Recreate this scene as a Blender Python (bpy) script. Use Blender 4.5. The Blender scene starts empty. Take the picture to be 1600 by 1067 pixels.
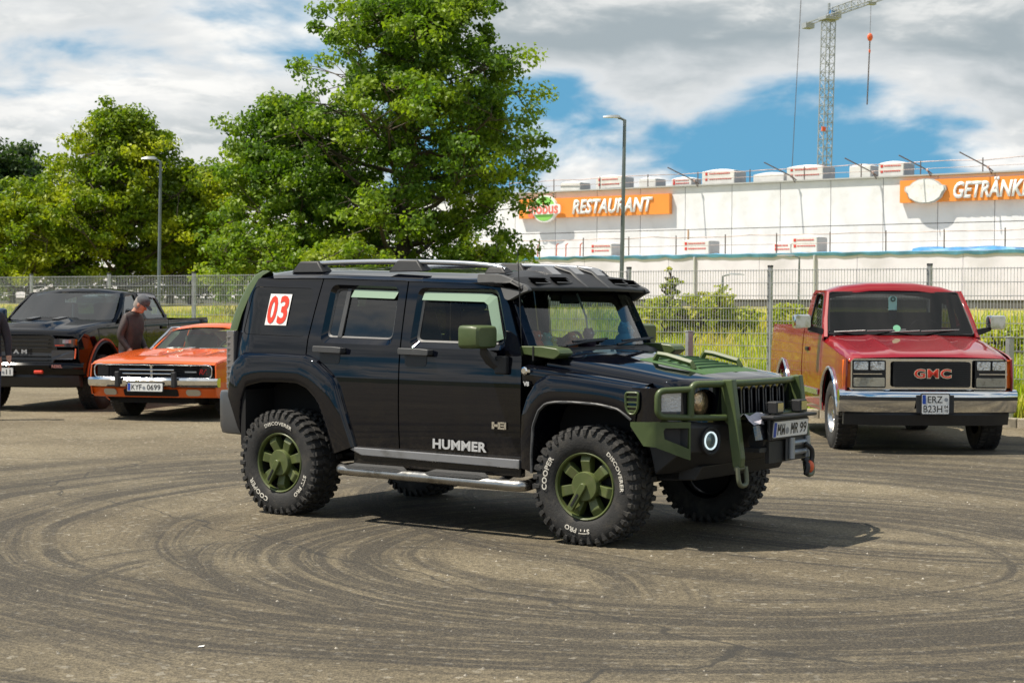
import bpy, bmesh, math, random
import numpy as np
from mathutils import Vector, Matrix
R = math.radians
scene = bpy.context.scene
COL = scene.collection

# ------------------------------------------------------------------ camera
cam_d = bpy.data.cameras.new('camera'); cam = bpy.data.objects.new('camera', cam_d); COL.objects.link(cam)
cam_d.sensor_width = 36.0; cam_d.lens = 61.137; cam_d.clip_start = .1; cam_d.clip_end = 5000
def _cam_matrix(pitch, roll, h):
    cp, sp, c, s = math.cos(pitch), math.sin(pitch), math.cos(roll), math.sin(roll)
    fw = Vector((0, cp, -sp)); r = Vector((1, 0, 0)); u = Vector((0, sp, cp))
    r2 = c*r + s*u; u2 = -s*r + c*u; b = -fw
    return Matrix(((r2.x, u2.x, b.x, 0), (r2.y, u2.y, b.y, 0), (r2.z, u2.z, b.z, h), (0, 0, 0, 1)))
cam.matrix_world = _cam_matrix(R(1.2), R(.29), 1.641)
cam_d.dof.use_dof = True; cam_d.dof.focus_distance = 12.6; cam_d.dof.aperture_fstop = 7.1
scene.camera = cam

# ------------------------------------------------------------------ sun, sky, exposure
SUN = Vector((-.5527, -.0818, 1.0)).normalized()
sl = bpy.data.lights.new('sun', 'SUN'); sl.energy = 5.0; sl.angle = R(.53); sl.color = (1.0, .92, .79)
so = bpy.data.objects.new('sun', sl); COL.objects.link(so)
so.rotation_euler = SUN.to_track_quat('Z', 'Y').to_euler(); so.location = SUN*60
scene.view_settings.view_transform = 'Standard'; scene.view_settings.look = 'None'
scene.view_settings.exposure = .52; scene.view_settings.gamma = 1.0
scene.render.film_transparent = False
scene.cycles.max_bounces = 8; scene.cycles.transparent_max_bounces = 24
scene.cycles.caustics_reflective = False; scene.cycles.caustics_refractive = False
try:
    scene.cycles.use_denoising = True; scene.cycles.denoiser = 'OPENIMAGEDENOISE'
except Exception: pass

class NT:
    """terse node builder"""
    def __init__(s, tree): s.t = tree; tree.nodes.clear()
    def n(s, typ, props=None, **ins):
        nd = s.t.nodes.new(typ)
        for k, v in (props or {}).items(): setattr(nd, k, v)
        for k, v in ins.items():
            key = int(k[1:]) if k[0] == '_' and k[1:].isdigit() else k.replace('_', ' ')
            s.set(nd, key, v)
        return nd
    def set(s, nd, key, v):
        sock = nd.inputs[key]
        if isinstance(v, bpy.types.NodeSocket): s.t.links.new(v, sock)
        elif isinstance(v, bpy.types.Node): s.t.links.new(v.outputs[0], sock)
        else:
            if sock.type == 'RGBA' and hasattr(v, '__len__') and len(v) == 3: v = (*v, 1)
            sock.default_value = v
    def math(s, op, a, b=None, c=None, clamp=False):
        nd = s.t.nodes.new('ShaderNodeMath'); nd.operation = op; nd.use_clamp = clamp
        s.set(nd, 0, a)
        if b is not None: s.set(nd, 1, b)
        if c is not None: s.set(nd, 2, c)
        return nd.outputs[0]
    def vmath(s, op, a, b=None, scale=None):
        nd = s.t.nodes.new('ShaderNodeVectorMath'); nd.operation = op; s.set(nd, 0, a)
        if b is not None: s.set(nd, 1, b)
        if scale is not None: s.set(nd, 3, scale)
        return nd.outputs['Value'] if op in ('LENGTH', 'DISTANCE', 'DOT_PRODUCT') else nd.outputs[0]
    def mix(s, fac, a, b, blend='MIX'):
        nd = s.t.nodes.new('ShaderNodeMix'); nd.data_type = 'RGBA'; nd.blend_type = blend
        s.set(nd, 0, fac); s.set(nd, 6, a); s.set(nd, 7, b); return nd.outputs[2]
    def ss(s, x, a, b, lo=0., hi=1.):
        nd = s.t.nodes.new('ShaderNodeMapRange'); nd.interpolation_type = 'SMOOTHSTEP'
        s.set(nd, 0, x); s.set(nd, 1, a); s.set(nd, 2, b); s.set(nd, 3, lo); s.set(nd, 4, hi); return nd.outputs[0]
    def noise(s, vec, scale, detail=4, rough=.55, dist=0., dim='3D'):
        nd = s.n('ShaderNodeTexNoise', {'noise_dimensions': dim}, Scale=scale, Detail=detail, Roughness=rough, Distortion=dist)
        if vec is not None: s.set(nd, 'W' if dim == '1D' else 'Vector', vec)
        return nd.outputs[0]

world = bpy.data.worlds.new('World'); scene.world = world; world.use_nodes = True
def build_sky():
    w = NT(world.node_tree)
    sky = w.n('ShaderNodeTexSky', {'sky_type': 'NISHITA', 'sun_disc': False, 'sun_elevation': math.asin(SUN.z),
              'sun_rotation': math.atan2(SUN.x, SUN.y), 'air_density': 1.2, 'dust_density': .4, 'ozone_density': 2.5})
    d = w.n('ShaderNodeTexCoord').outputs['Generated']
    sep = w.n('ShaderNodeSeparateXYZ', None, Vector=d)
    z = w.math('MAXIMUM', sep.outputs[2], 0.0)
    den = w.math('ADD', z, .30)
    px = w.math('DIVIDE', sep.outputs[0], den); py = w.math('DIVIDE', sep.outputs[1], den)
    SEED = 1.1
    p = w.n('ShaderNodeCombineXYZ', None, X=px, Y=py, Z=SEED).outputs[0]
    warp = w.n('ShaderNodeTexNoise', None, Vector=p, Scale=1.6, Detail=3.0).outputs[1]
    pw = w.vmath('ADD', p, w.vmath('SCALE', w.vmath('SUBTRACT', warp, (.5, .5, .5)), scale=.30))
    def field(v, det):
        return w.math('ADD', w.math('MULTIPLY', w.noise(v, 2.1, det, .52), .66), w.math('MULTIPLY', w.noise(v, .8, 2, .5), .34))
    cov = field(pw, 10)
    mask = w.ss(cov, .455, .525)
    thick = w.ss(cov, .495, .615)
    # self shading: the same field a step towards the sun and a step up
    up_ = field(w.vmath('ADD', w.vmath('SCALE', pw, scale=.955), (SUN.x*.05, 0, .012)), 6)
    lit = w.ss(w.math('SUBTRACT', cov, up_), -.045, .035)
    b0 = w.noise(pw, 6.5, 8, .6); b1 = w.noise(w.vmath('ADD', w.vmath('SCALE', pw, scale=.985), (SUN.x*.022, 0, .004)), 6.5, 5, .6)
    fine = w.ss(w.math('SUBTRACT', b0, b1), -.09, .09)
    shade = w.mix(thick, (6.9, 7.1, 7.2), (3.4, 3.95, 4.25))
    lit = w.math('MULTIPLY', lit, w.math('ADD', .40, w.math('MULTIPLY', fine, .60)))
    ccol = w.mix(w.math('MULTIPLY', lit, w.math('SUBTRACT', 1.0, w.math('MULTIPLY', thick, .35))), shade, (9.1, 9.0, 8.7))
    skyc = w.mix(1.0, sky.outputs[0], (.34, .58, .72), 'MULTIPLY')
    skyc = w.mix(w.ss(sep.outputs[2], .0, .45, .92, .2), skyc, (1.2, 3.6, 5.8))
    col = w.mix(mask, skyc, ccol)
    bg = w.n('ShaderNodeBackground', None, Color=col, Strength=.08)
    out = w.n('ShaderNodeOutputWorld', None, Surface=bg)
build_sky()

# ------------------------------------------------------------------ materials
MATS = {}
def mat(name, col, rough=.5, metal=0., coat=0., spec=.5, var=0., vscale=6., bump=0., bscale=60., dirt_tone=None, trans=0., emit=None, rvar=0., coat_rough=.04, low=None):
    """principled material with mottled colour, optional fine relief, optional patchy dirt or painted lens contrast (colour, amount, scale)"""
    if name in MATS: return MATS[name]
    m = bpy.data.materials.new(name); m.use_nodes = True; t = NT(m.node_tree)
    co = t.n('ShaderNodeTexCoord').outputs['Object']
    c = t.n('ShaderNodeRGB').outputs[0]; c.default_value = (*col, 1)
    if var:
        nz = t.noise(co, vscale, 5, .6)
        k = t.ss(nz, .3, .7, 1-var, 1+var)
        c = t.vmath('SCALE', c, scale=k)
    if dirt_tone:
        dn = t.noise(co, dirt_tone[2], 7, .65)
        c = t.mix(t.math('MULTIPLY', t.ss(dn, .48, .68), dirt_tone[1]), c, dirt_tone[0])
    if low:                                      # road dust thrown up from below: (colour, amount, height where it ends)
        zc = t.n('ShaderNodeSeparateXYZ', None, Vector=co).outputs[2]
        zz = t.math('ADD', zc, t.math('MULTIPLY', t.noise(co, 5., 6, .65), .5))
        lf = t.math('MULTIPLY', t.ss(zz, low[2]+.45, low[2]-.1), t.math('MULTIPLY', t.ss(t.noise(co, 28., 5, .7), .3, .7, .35, 1.), low[1]))
        c = t.mix(lf, c, low[0])
    b = t.n('ShaderNodeBsdfPrincipled')
    t.set(b, 'Base Color', c); t.set(b, 'Roughness', rough); t.set(b, 'Metallic', metal); t.set(b, 'Specular IOR Level', spec)
    t.set(b, 'Coat Weight', t.math('SUBTRACT', coat, t.math('MULTIPLY', lf, 1.2), clamp=True) if low else coat); t.set(b, 'Coat Roughness', coat_rough)
    if rvar:
        t.set(b, 'Roughness', t.ss(t.noise(co, vscale*1.7, 4), .3, .7, max(0, rough-rvar), min(1, rough+rvar)))
    if emit:
        t.set(b, 'Emission Color', emit[0]); t.set(b, 'Emission Strength', emit[1])
    if bump:
        bm_ = t.n('ShaderNodeBump', None, Strength=bump, Distance=.01, Height=t.noise(co, bscale, 4, .6)); t.set(b, 'Normal', bm_)
    t.n('ShaderNodeOutputMaterial', None, Surface=b)
    MATS[name] = m; return m
def glass(name, tint, refl=1.0, rough=0.):
    if name in MATS: return MATS[name]
    m = bpy.data.materials.new(name); m.use_nodes = True; t = NT(m.node_tree)
    tr = t.n('ShaderNodeBsdfTransparent', None, Color=tint)
    gl = t.n('ShaderNodeBsdfGlossy', None, Color=(1, 1, 1), Roughness=rough)
    fr = t.n('ShaderNodeFresnel', None, IOR=1.52)
    mx = t.n('ShaderNodeMixShader', None, _0=t.math('MULTIPLY', fr.outputs[0], refl, clamp=True), _1=tr, _2=gl)
    t.n('ShaderNodeOutputMaterial', None, Surface=mx)
    MATS[name] = m; return m
def leafmat(name, c1, c2, c3, scale=.5, tr=.38):
    if name in MATS: return MATS[name]
    m = bpy.data.materials.new(name); m.use_nodes = True; t = NT(m.node_tree)
    g = t.n('ShaderNodeNewGeometry')
    rnd = g.outputs['Random Per Island']
    nz = t.noise(g.outputs['Position'], scale, 3, .6)
    c = t.mix(t.ss(rnd, .1, .9), c1, c2)
    c = t.mix(t.math('MULTIPLY', t.ss(nz, .45, .65), .8), c, c3)
    df = t.n('ShaderNodeBsdfPrincipled', None, Base_Color=c, Roughness=.5, Specular_IOR_Level=.35)
    tl = t.n('ShaderNodeBsdfTranslucent', None, Color=t.mix(1.0, c, (1.5, 1.6, .55), 'MULTIPLY'))
    mx = t.n('ShaderNodeMixShader', None, _0=tr, _1=df, _2=tl)
    t.n('ShaderNodeOutputMaterial', None, Surface=mx)
    MATS[name] = m; return m

# ------------------------------------------------------------------ objects
def tag(o, label=None, cat=None, group=None, kind=None):
    if label: o['label'] = label
    if cat: o['category'] = cat
    if group: o['group'] = group
    if kind: o['kind'] = kind
    return o
def empty(name, loc=(0, 0, 0), rz=0., label=None, cat=None, group=None, parent=None):
    o = bpy.data.objects.new(name, None); COL.objects.link(o); o.location = loc; o.rotation_euler = (0, 0, rz)
    o.empty_display_size = .2
    if parent: o.parent = parent
    return tag(o, label, cat, group)
def link(name, me, parent=None, m=None):
    o = bpy.data.objects.new(name, me); COL.objects.link(o)
    if m is not None and not me.materials: me.materials.append(m)
    if parent is not None: o.parent = parent
    return o
def rotz2(p, a): c, s = math.cos(a), math.sin(a); return (p[0]*c-p[1]*s, p[0]*s+p[1]*c)

class MB:
    """collects simple shapes; build() links them as ONE mesh object"""
    def __init__(s): s.v = []; s.f = []
    def add(s, vs, fs):
        k = len(s.v); s.v += [tuple(v) for v in vs]; s.f += [tuple(i+k for i in f) for f in fs]; return s
    def box(s, c, d, rot=None):
        x, y, z = d[0]/2, d[1]/2, d[2]/2
        vs = [Vector((a*x, b*y, e*z)) for e in (-1, 1) for a, b in ((-1, -1), (1, -1), (1, 1), (-1, 1))]
        if rot is not None: vs = [rot @ v for v in vs]
        c = Vector(c)
        return s.add([v+c for v in vs], [(3, 2, 1, 0), (4, 5, 6, 7), (0, 1, 5, 4), (1, 2, 6, 5), (2, 3, 7, 6), (3, 0, 4, 7)])
    def hexa(s, bot, top):
        """8-corner solid: 4 bottom pts ccw from above, 4 top pts"""
        return s.add(list(bot)+list(top), [(3, 2, 1, 0), (4, 5, 6, 7), (0, 1, 5, 4), (1, 2, 6, 5), (2, 3, 7, 6), (3, 0, 4, 7)])
    def prism(s, poly, fn, a, b):
        """polygon (u,v) swept from w=a to w=b; fn(u,v,w)->xyz"""
        n = len(poly)
        vs = [fn(u, v, a) for u, v in poly]+[fn(u, v, b) for u, v in poly]
        return s.add(vs, [tuple(range(n-1, -1, -1)), tuple(range(n, 2*n))]+[(i, (i+1) % n, n+(i+1) % n, n+i) for i in range(n)])
    def loft(s, rings, closed=True, caps=True):
        n = len(rings[0]); vs = [p for r in rings for p in r]; fs = []
        for k in range(len(rings)-1):
            for i in range(n if closed else n-1):
                j = (i+1) % n; fs.append((k*n+i, k*n+j, (k+1)*n+j, (k+1)*n+i))
        if caps and closed: fs += [tuple(range(n-1, -1, -1)), tuple((len(rings)-1)*n+i for i in range(n))]
        return s.add(vs, fs)
    def tube(s, path, r, n=10, caps=True, flat=None):
        P = [Vector(p) for p in path]; rings = []
        up = Vector((0, 0, 1)); ref = None
        for i, p in enumerate(P):
            t = (P[min(i+1, len(P)-1)]-P[max(i-1, 0)]).normalized()
            if ref is None:
                ref = up if abs(t.z) < .9 else Vector((1, 0, 0))
            a = t.cross(ref).normalized(); b = a.cross(t).normalized(); ref = b
            rr = r[i] if hasattr(r, '__len__') else r
            fx = flat or 1.0
            rings.append([p+a*(rr*math.cos(2*math.pi*k/n))+b*(rr*fx*math.sin(2*math.pi*k/n)) for k in range(n)])
        return s.loft(rings, True, caps)
    def lathe(s, prof, n=32, M=None, closed=False):
        """profile (r, h) about local Z"""
        rings = []
        for r, h in prof:
            ring = [Vector((r*math.cos(2*math.pi*k/n), r*math.sin(2*math.pi*k/n), h)) for k in range(n)]
            rings.append([M @ v for v in ring] if M else ring)
        if closed: rings.append(rings[0])
        return s.loft(rings, True, False)
    def ball(s, c, r, n=12, m=8):
        c = Vector(c); r = Vector(r) if hasattr(r, '__len__') else Vector((r, r, r)); rings = []
        for j in range(m+1):
            th = math.pi*j/m; q = max(math.sin(th), .001)
            rings.append([c+Vector((r.x*q*math.cos(2*math.pi*k/n), r.y*q*math.sin(2*math.pi*k/n), -r.z*math.cos(th))) for k in range(n)])
        return s.loft(rings, True, True)
    def mesh(s, name, m=None, smooth=35, mirror=False):
        me = bpy.data.meshes.new(name)
        v = [(x, -y, z) for x, y, z in s.v] if mirror else s.v
        f = [tuple(reversed(q)) for q in s.f] if mirror else s.f
        me.from_pydata([tuple(p) for p in v], [], f)
        if smooth:
            me.shade_smooth(); me.set_sharp_from_angle(angle=R(smooth))
        if m is not None: me.materials.append(m)
        me.update(); return me
    def build(s, name, m, parent=None, smooth=35, bevel=0., seg=2, fix=False, mirror=False):
        me = s.mesh(name, m, smooth, mirror)
        if fix:
            bm = bmesh.new(); bm.from_mesh(me); bmesh.ops.recalc_face_normals(bm, faces=bm.faces); bm.to_mesh(me); bm.free()
        o = link(name, me, parent)
        if bevel:
            b = o.modifiers.new('bevel', 'BEVEL'); b.width = bevel; b.segments = seg; b.limit_method = 'ANGLE'; b.angle_limit = R(28); b.harden_normals = False
        return o

def rrect(x0, y0, x1, y1, r, n=4):
    """rounded rectangle, ccw"""
    pts = []
    for cx, cy, a0 in ((x1-r, y0+r, -90), (x1-r, y1-r, 0), (x0+r, y1-r, 90), (x0+r, y0+r, 180)):
        for k in range(n+1):
            a = R(a0+90*k/n); pts.append((cx+r*math.cos(a), cy+r*math.sin(a)))
    return pts
def rpoly(pts, r, n=4):
    """round the corners of a polygon; r a number or a list"""
    out = []; N = len(pts)
    for i, p in enumerate(pts):
        rr = r[i] if hasattr(r, '__len__') else r
        if rr <= 0: out.append(tuple(p)); continue
        p = Vector(p); a = Vector(pts[i-1])-p; b = Vector(pts[(i+1) % N])-p
        d = min(rr, a.length*.48, b.length*.48)
        p0 = p+a.normalized()*d; p1 = p+b.normalized()*d
        for k in range(n+1):
            t = k/n; q = p0*(1-t)**2+p*(2*t*(1-t))+p1*t*t; out.append((q.x, q.y))
    return out
def patch(name, outer, holes, fn, m, parent=None, du=.12, dv=.12, depth=.02, out=None, flip=False, lip=0.):
    """a panel: 2-D outline with holes in (u,v) laid on the surface fn(u,v); edges turned inward by depth along out(u,v)"""
    bm = bmesh.new(); es = []
    for loop in [outer]+list(holes):
        vs = [bm.verts.new((p[0], p[1], 0)) for p in loop]
        es += [bm.edges.new((vs[i], vs[(i+1) % len(vs)])) for i in range(len(vs))]
    bmesh.ops.triangle_fill(bm, edges=es, use_beauty=True, use_dissolve=False, normal=(0, 0, 1))
    us = [p[0] for p in outer]; vs_ = [p[1] for p in outer]
    for ax, lo, hi, st in ((0, min(us), max(us), du), (1, min(vs_), max(vs_), dv)):
        k = math.ceil((lo+1e-4)/st)
        while k*st < hi-1e-4:
            co = [0, 0, 0]; no = [0, 0, 0]; co[ax] = k*st; no[ax] = 1
            bmesh.ops.bisect_plane(bm, geom=bm.verts[:]+bm.edges[:]+bm.faces[:], plane_co=co, plane_no=no, dist=1e-6); k += 1
    bmesh.ops.recalc_face_normals(bm, faces=bm.faces)
    for f in bm.faces:
        if f.normal.z < 0: f.normal_flip()
    uv = {v: (v.co.x, v.co.y) for v in bm.verts}
    e = 1e-3; nrm = []
    bm.verts.index_update(); nfront = len(bm.verts)
    P = {}
    for v in bm.verts:
        u, w = uv[v]; p = Vector(fn(u, w)); P[v] = p
        n = (Vector(fn(u+e, w))-Vector(fn(u-e, w))).cross(Vector(fn(u, w+e))-Vector(fn(u, w-e))).normalized()
        nrm.append(-n if flip else n)
    bedges = [ed for ed in bm.edges if len(ed.link_faces) == 1]
    ffaces = len(bm.faces)
    rim = {}
    for ed in bedges:
        for v in ed.verts:
            if v not in rim:
                n = nrm[v.index]
                rim[v] = bm.verts.new((0, 0, 0)); P[rim[v]] = P[v]-n*depth
    newf = []
    for ed in bedges:
        l = ed.link_loops[0]; a, b = l.vert, l.link_loop_next.vert
        newf.append(bm.faces.new((b, a, rim[a], rim[b])))
    for v, p in P.items(): v.co = p
    if flip:
        for f in bm.faces: f.normal_flip()
    bm.verts.index_update(); bm.faces.index_update()
    me = bpy.data.meshes.new(name); bm.to_mesh(me); bm.free()
    me.shade_smooth()
    ln = []
    for pl in me.polygons:
        fr = pl.index < ffaces
        for vi in pl.vertices:
            ln.append(tuple(nrm[vi]) if fr and vi < nfront else tuple(pl.normal))
    me.normals_split_custom_set(ln)
    me.materials.append(m)
    return link(name, me, parent)

def text_mesh(txt, size=1., bold=0., shear=0., sx=1., depth=0., align='CENTER', spacing=1.):
    cu = bpy.data.curves.new('txt', 'FONT'); cu.body = txt; cu.size = size; cu.offset = bold; cu.shear = shear
    cu.align_x = align; cu.align_y = 'CENTER'; cu.extrude = depth; cu.space_character = spacing; cu.resolution_u = 3
    o = bpy.data.objects.new('txt', cu); COL.objects.link(o)
    dg = bpy.context.evaluated_depsgraph_get(); me = bpy.data.meshes.new_from_object(o.evaluated_get(dg))
    bpy.data.objects.remove(o); bpy.data.curves.remove(cu)
    if sx != 1.:
        for v in me.vertices: v.co.x *= sx
    return me
def text_obj(name, txt, m, parent, M, **kw):
    me = text_mesh(txt, **kw); me.transform(M); me.materials.clear(); me.materials.append(m); return link(name, me, parent)
def frameM(o, x, y):
    """matrix whose local x/y axes follow the given directions"""
    x = Vector(x).normalized(); y = Vector(y); z = x.cross(y).normalized(); y = z.cross(x)
    return Matrix(((x.x, y.x, z.x, o[0]), (x.y, y.y, z.y, o[1]), (x.z, y.z, z.z, o[2]), (0, 0, 0, 1)))
def smooth_path(pts, n=6, closed=False):
    """Catmull-Rom through the points"""
    P = [Vector(p) for p in pts]; out = []
    N = len(P); rng = range(N if closed else N-1)
    for i in rng:
        g = lambda k: P[k % N] if closed else P[max(0, min(N-1, k))]
        a, b, c, d = g(i-1), g(i), g(i+1), g(i+2)
        for k in range(n):
            t = k/n
            out.append(.5*((2*b)+(c-a)*t+(2*a-5*b+4*c-d)*t*t+(3*b-a-3*c+d)*t**3))
    if not closed: out.append(P[-1])
    return out
def fillet_path(pts, r, n=5, closed=False):
    """polyline with rounded corners, for bent tubes"""
    P = [Vector(p) for p in pts]; out = []; N = len(P)
    for i in range(N):
        if not closed and i in (0, N-1): out.append(P[i]); continue
        p = P[i]; a = P[i-1]-p; b = P[(i+1) % N]-p; d = min(r, a.length*.49, b.length*.49)
        p0 = p+a.normalized()*d; p1 = p+b.normalized()*d
        for k in range(n+1):
            t = k/n; out.append(p0*(1-t)**2+p*(2*t*(1-t))+p1*t*t)
    if closed: out.append(out[0])
    return out
def copy_tree(o, parent=None):
    c = o.copy(); COL.objects.link(c)
    if parent is not None: c.parent = parent
    for ch in list(o.children): copy_tree(ch, c)
    return c
# ================================================================== SETTING
FD = Vector((.79, -.613)).normalized()          # direction of kerb, fence and hall front (to the right and nearer)
FN = Vector((.613, .79)).normalized()           # away from the camera
F0 = Vector((4.95, 26.9))                        # a point of the fence
def fpt(t, s=0., z=0.): p = F0+FD*t+FN*s; return Vector((p.x, p.y, z))
def bank(s):                                     # height of the grass bank at s metres behind the fence
    return float(np.interp(s, [-1.35, -1.3, 0, 3, 6, 10, 14, 600], [.10, .12, .34, .80, 1.25, 1.55, 1.58, 1.58]))

def asphalt():
    m = bpy.data.materials.new('asphalt'); m.use_nodes = True; t = NT(m.node_tree)
    co = t.n('ShaderNodeTexCoord').outputs['Object']
    sep = t.n('ShaderNodeSeparateXYZ', None, Vector=co)
    base = t.mix(t.ss(t.noise(co, .35, 5, .6), .35, .65), (.120, .098, .063), (.174, .145, .095))
    base = t.mix(t.math('MULTIPLY', t.ss(t.noise(co, 1.7, 6, .65), .45, .7), .55), base, (.090, .075, .048))
    # stone chippings
    vor = t.n('ShaderNodeTexVoronoi', {'feature': 'F1'}, Vector=co, Scale=85.0)
    chip = t.n('ShaderNodeSeparateColor', None, Color=vor.outputs['Color']).outputs[0]
    base = t.mix(.75, base, t.vmath('SCALE', base, scale=t.ss(chip, 0., 1., .5, 1.6)))
    vor2 = t.n('ShaderNodeTexVoronoi', {'feature': 'F1'}, Vector=co, Scale=30.0)
    c2 = t.n('ShaderNodeSeparateColor', None, Color=vor2.outputs['Color']).outputs[1]
    base = t.mix(t.math('MULTIPLY', t.ss(c2, .93, .99), .55), base, (.34, .31, .25))
    base = t.mix(t.math('MULTIPLY', t.ss(t.noise(co, 38., 3, .7), .55, .68), .5), base, (.07, .064, .056))
    # rubber laid by cars turning circles: rings about several centres
    wob = t.math('MULTIPLY', t.math('SUBTRACT', t.noise(co, .28, 2, .5), .5), .55)
    grain = t.ss(t.noise(co, 9., 4, .7), .25, .6)
    dark = None
    # centre x, y, then (radius, half width, strength) of each lane of rubber
    arcs = [(1.35, 11.6, ((1.95, .12, .6), (2.30, .16, .75), (2.62, .14, .95), (2.95, .20, .85), (3.35, .10, .8), (3.75, .16, .6))),
            (.75, 13.1, ((4.1, .12, .65), (4.5, .16, .85), (4.85, .20, .95), (5.25, .12, .8), (5.7, .22, .7), (6.3, .16, .65), (7.0, .25, .55))),
            (-.9, 10.1, ((1.65, .16, .6), (2.05, .10, .5))), (2.6, 12.9, ((5.0, .16, .6), (6.4, .26, .55), (7.6, .16, .6), (8.6, .2, .5))),
            (4.6, 15.2, ((3.6, .14, .65), (4.2, .20, .7), (4.9, .12, .6), (5.8, .2, .65)))]
    for i_, (cx, cy, lanes) in enumerate(arcs):
        dx = t.math('SUBTRACT', sep.outputs[0], cx); dy = t.math('SUBTRACT', sep.outputs[1], cy)
        rr = t.math('SQRT', t.math('ADD', t.math('MULTIPLY', dx, dx), t.math('MULTIPLY', dy, dy)))
        rw = t.math('ADD', rr, wob); ux = t.math('DIVIDE', dx, rr); uy = t.math('DIVIDE', dy, rr)
        streak = t.ss(t.noise(t.n('ShaderNodeCombineXYZ', None, X=t.math('MULTIPLY', rw, 16.), Y=t.math('MULTIPLY', ux, 1.3), Z=t.math('MULTIPLY', uy, 1.3)).outputs[0], 1.0, 4, .65), .34, .62)
        for j_, (r0, w0, amt) in enumerate(lanes):
            pres = t.ss(t.noise(t.n('ShaderNodeCombineXYZ', None, X=t.math('MULTIPLY', ux, 1.1), Y=t.math('MULTIPLY', uy, 1.1), Z=i_*5.1+j_*1.7).outputs[0], 1.0, 2, .5), .30, .48)
            q = t.math('DIVIDE', t.math('SUBTRACT', rw, r0), w0); g_ = t.math('EXPONENT', t.math('MULTIPLY', t.math('MULTIPLY', q, q), -1.0))
            q2 = t.math('DIVIDE', q, 3.2); g2 = t.math('EXPONENT', t.math('MULTIPLY', t.math('MULTIPLY', q2, q2), -1.0))
            k = t.math('MULTIPLY', t.math('ADD', t.math('MULTIPLY', g_, t.math('ADD', .35, t.math('MULTIPLY', streak, .65))), t.math('MULTIPLY', g2, t.math('ADD', .12, t.math('MULTIPLY', streak, .72)))), t.math('MULTIPLY', pres, amt))
            dark = k if dark is None else t.math('MAXIMUM', dark, k)
    dark = t.math('MULTIPLY', dark, t.math('ADD', .62, t.math('MULTIPLY', grain, .5)), clamp=True)
    gr = t.ss(t.noise(co, 60., 2, .6), .3, .62)
    dark = t.math('MULTIPLY', dark, t.math('ADD', .55, t.math('MULTIPLY', gr, .45)), clamp=True)
    base = t.mix(t.math('MULTIPLY', dark, .92), base, (.026, .024, .022))
    # hairline crack
    ck = t.n('ShaderNodeTexVoronoi', {'feature': 'DISTANCE_TO_EDGE'}, Vector=t.vmath('ADD', co, t.vmath('SCALE', t.n('ShaderNodeTexNoise', None, Vector=co, Scale=1.2, Detail=4.).outputs[1], scale=.8)), Scale=.085)
    base = t.mix(t.ss(ck.outputs[0], .0016, .0006, 0., .75), base, (.03, .028, .025))
    hh = t.math('ADD', t.math('MULTIPLY', vor.outputs['Distance'], 1.0), t.math('MULTIPLY', t.noise(co, 30., 4, .6), .8))
    bp = t.n('ShaderNodeBump', None, Strength=.75, Distance=.006, Height=hh)
    b = t.n('ShaderNodeBsdfPrincipled', None, Base_Color=base, Roughness=.86, Specular_IOR_Level=.3, Normal=bp)
    t.n('ShaderNodeOutputMaterial', None, Surface=b); return m

def ground_mat(name, cols, s1, s2):
    m = bpy.data.materials.new(name); m.use_nodes = True; t = NT(m.node_tree)
    co = t.n('ShaderNodeTexCoord').outputs['Object']
    c = t.mix(t.ss(t.noise(co, s1, 5, .6), .35, .65), cols[0], cols[1])
    c = t.mix(t.ss(t.noise(co, s2, 6, .7), .5, .7), c, cols[2])
    b = t.n('ShaderNodeBsdfPrincipled', None, Base_Color=c, Roughness=.95, Specular_IOR_Level=.1)
    t.set(b, 'Normal', t.n('ShaderNodeBump', None, Strength=.8, Distance=.05, Height=t.noise(co, s2*3, 5, .7)))
    t.n('ShaderNodeOutputMaterial', None, Surface=b); return m

# ground: open country to the horizon, car park asphalt, kerb, grass bank
g = MB(); N = 24
g.add([(-1500, -1500, -.03), (1500, -1500, -.03), (1500, 1500, -.03), (-1500, 1500, -.03)], [(0, 1, 2, 3)])
tag(g.build('ground', ground_mat('field', [(.06, .075, .03), (.085, .09, .04), (.11, .1, .05)], .02, .3), smooth=0), kind='structure')
a = MB()
KS = -1.35                                       # kerb face, metres in front of the fence
q = [fpt(-90, KS), fpt(60, KS)]
a.add([tuple(q[0]), (-75, -60, 0), (75, -60, 0), tuple(q[1])], [(0, 1, 2, 3)])
tag(a.build('car_park_pavement', asphalt(), smooth=0), kind='structure')
k = MB()
concrete = mat('kerb_concrete', (.34, .30, .23), .9, var=.2, vscale=9, bump=.5, bscale=80, dirt_tone=((.12, .11, .08), .6, 3))
kerb = empty('kerb'); tag(kerb, kind='structure')
kb = MB().box((0, 0, .04), (.992, .14, .18)); kme = kb.mesh('kerb_stone', concrete, 0)
for i in range(-34, 16):
    o = link('kerb_stone', kme, kerb); p = fpt(i*1.0, KS+.07); o.location = (p.x, p.y, 0); o.rotation_euler = (0, 0, math.atan2(FD.y, FD.x))
    b = o.modifiers.new('bevel', 'BEVEL'); b.width = .015; b.segments = 2
bk = MB(); rows = [-1.21, -.8, 0, 1.5, 3, 4.5, 6, 8, 10, 14, 40, 300]; cols_ = [-120, -60]+list(range(-36, 40, 3))+[60, 150]
rnd = random.Random(4)
for s in rows:
    bk.v += [tuple(fpt(t, s, bank(s)+(rnd.uniform(-.06, .06) if 0 < s < 30 else 0)-(0.0 if s > -1 else .02))) for t in cols_]
n = len(cols_)
bk.f += [(r*n+i, r*n+i+1, (r+1)*n+i+1, (r+1)*n+i) for r in range(len(rows)-1) for i in range(n-1)]
tag(bk.build('grass_bank', ground_mat('bank_soil', [(.27, .28, .055), (.36, .31, .085), (.42, .33, .12)], .25, 1.6), smooth=60), kind='structure')

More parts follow.
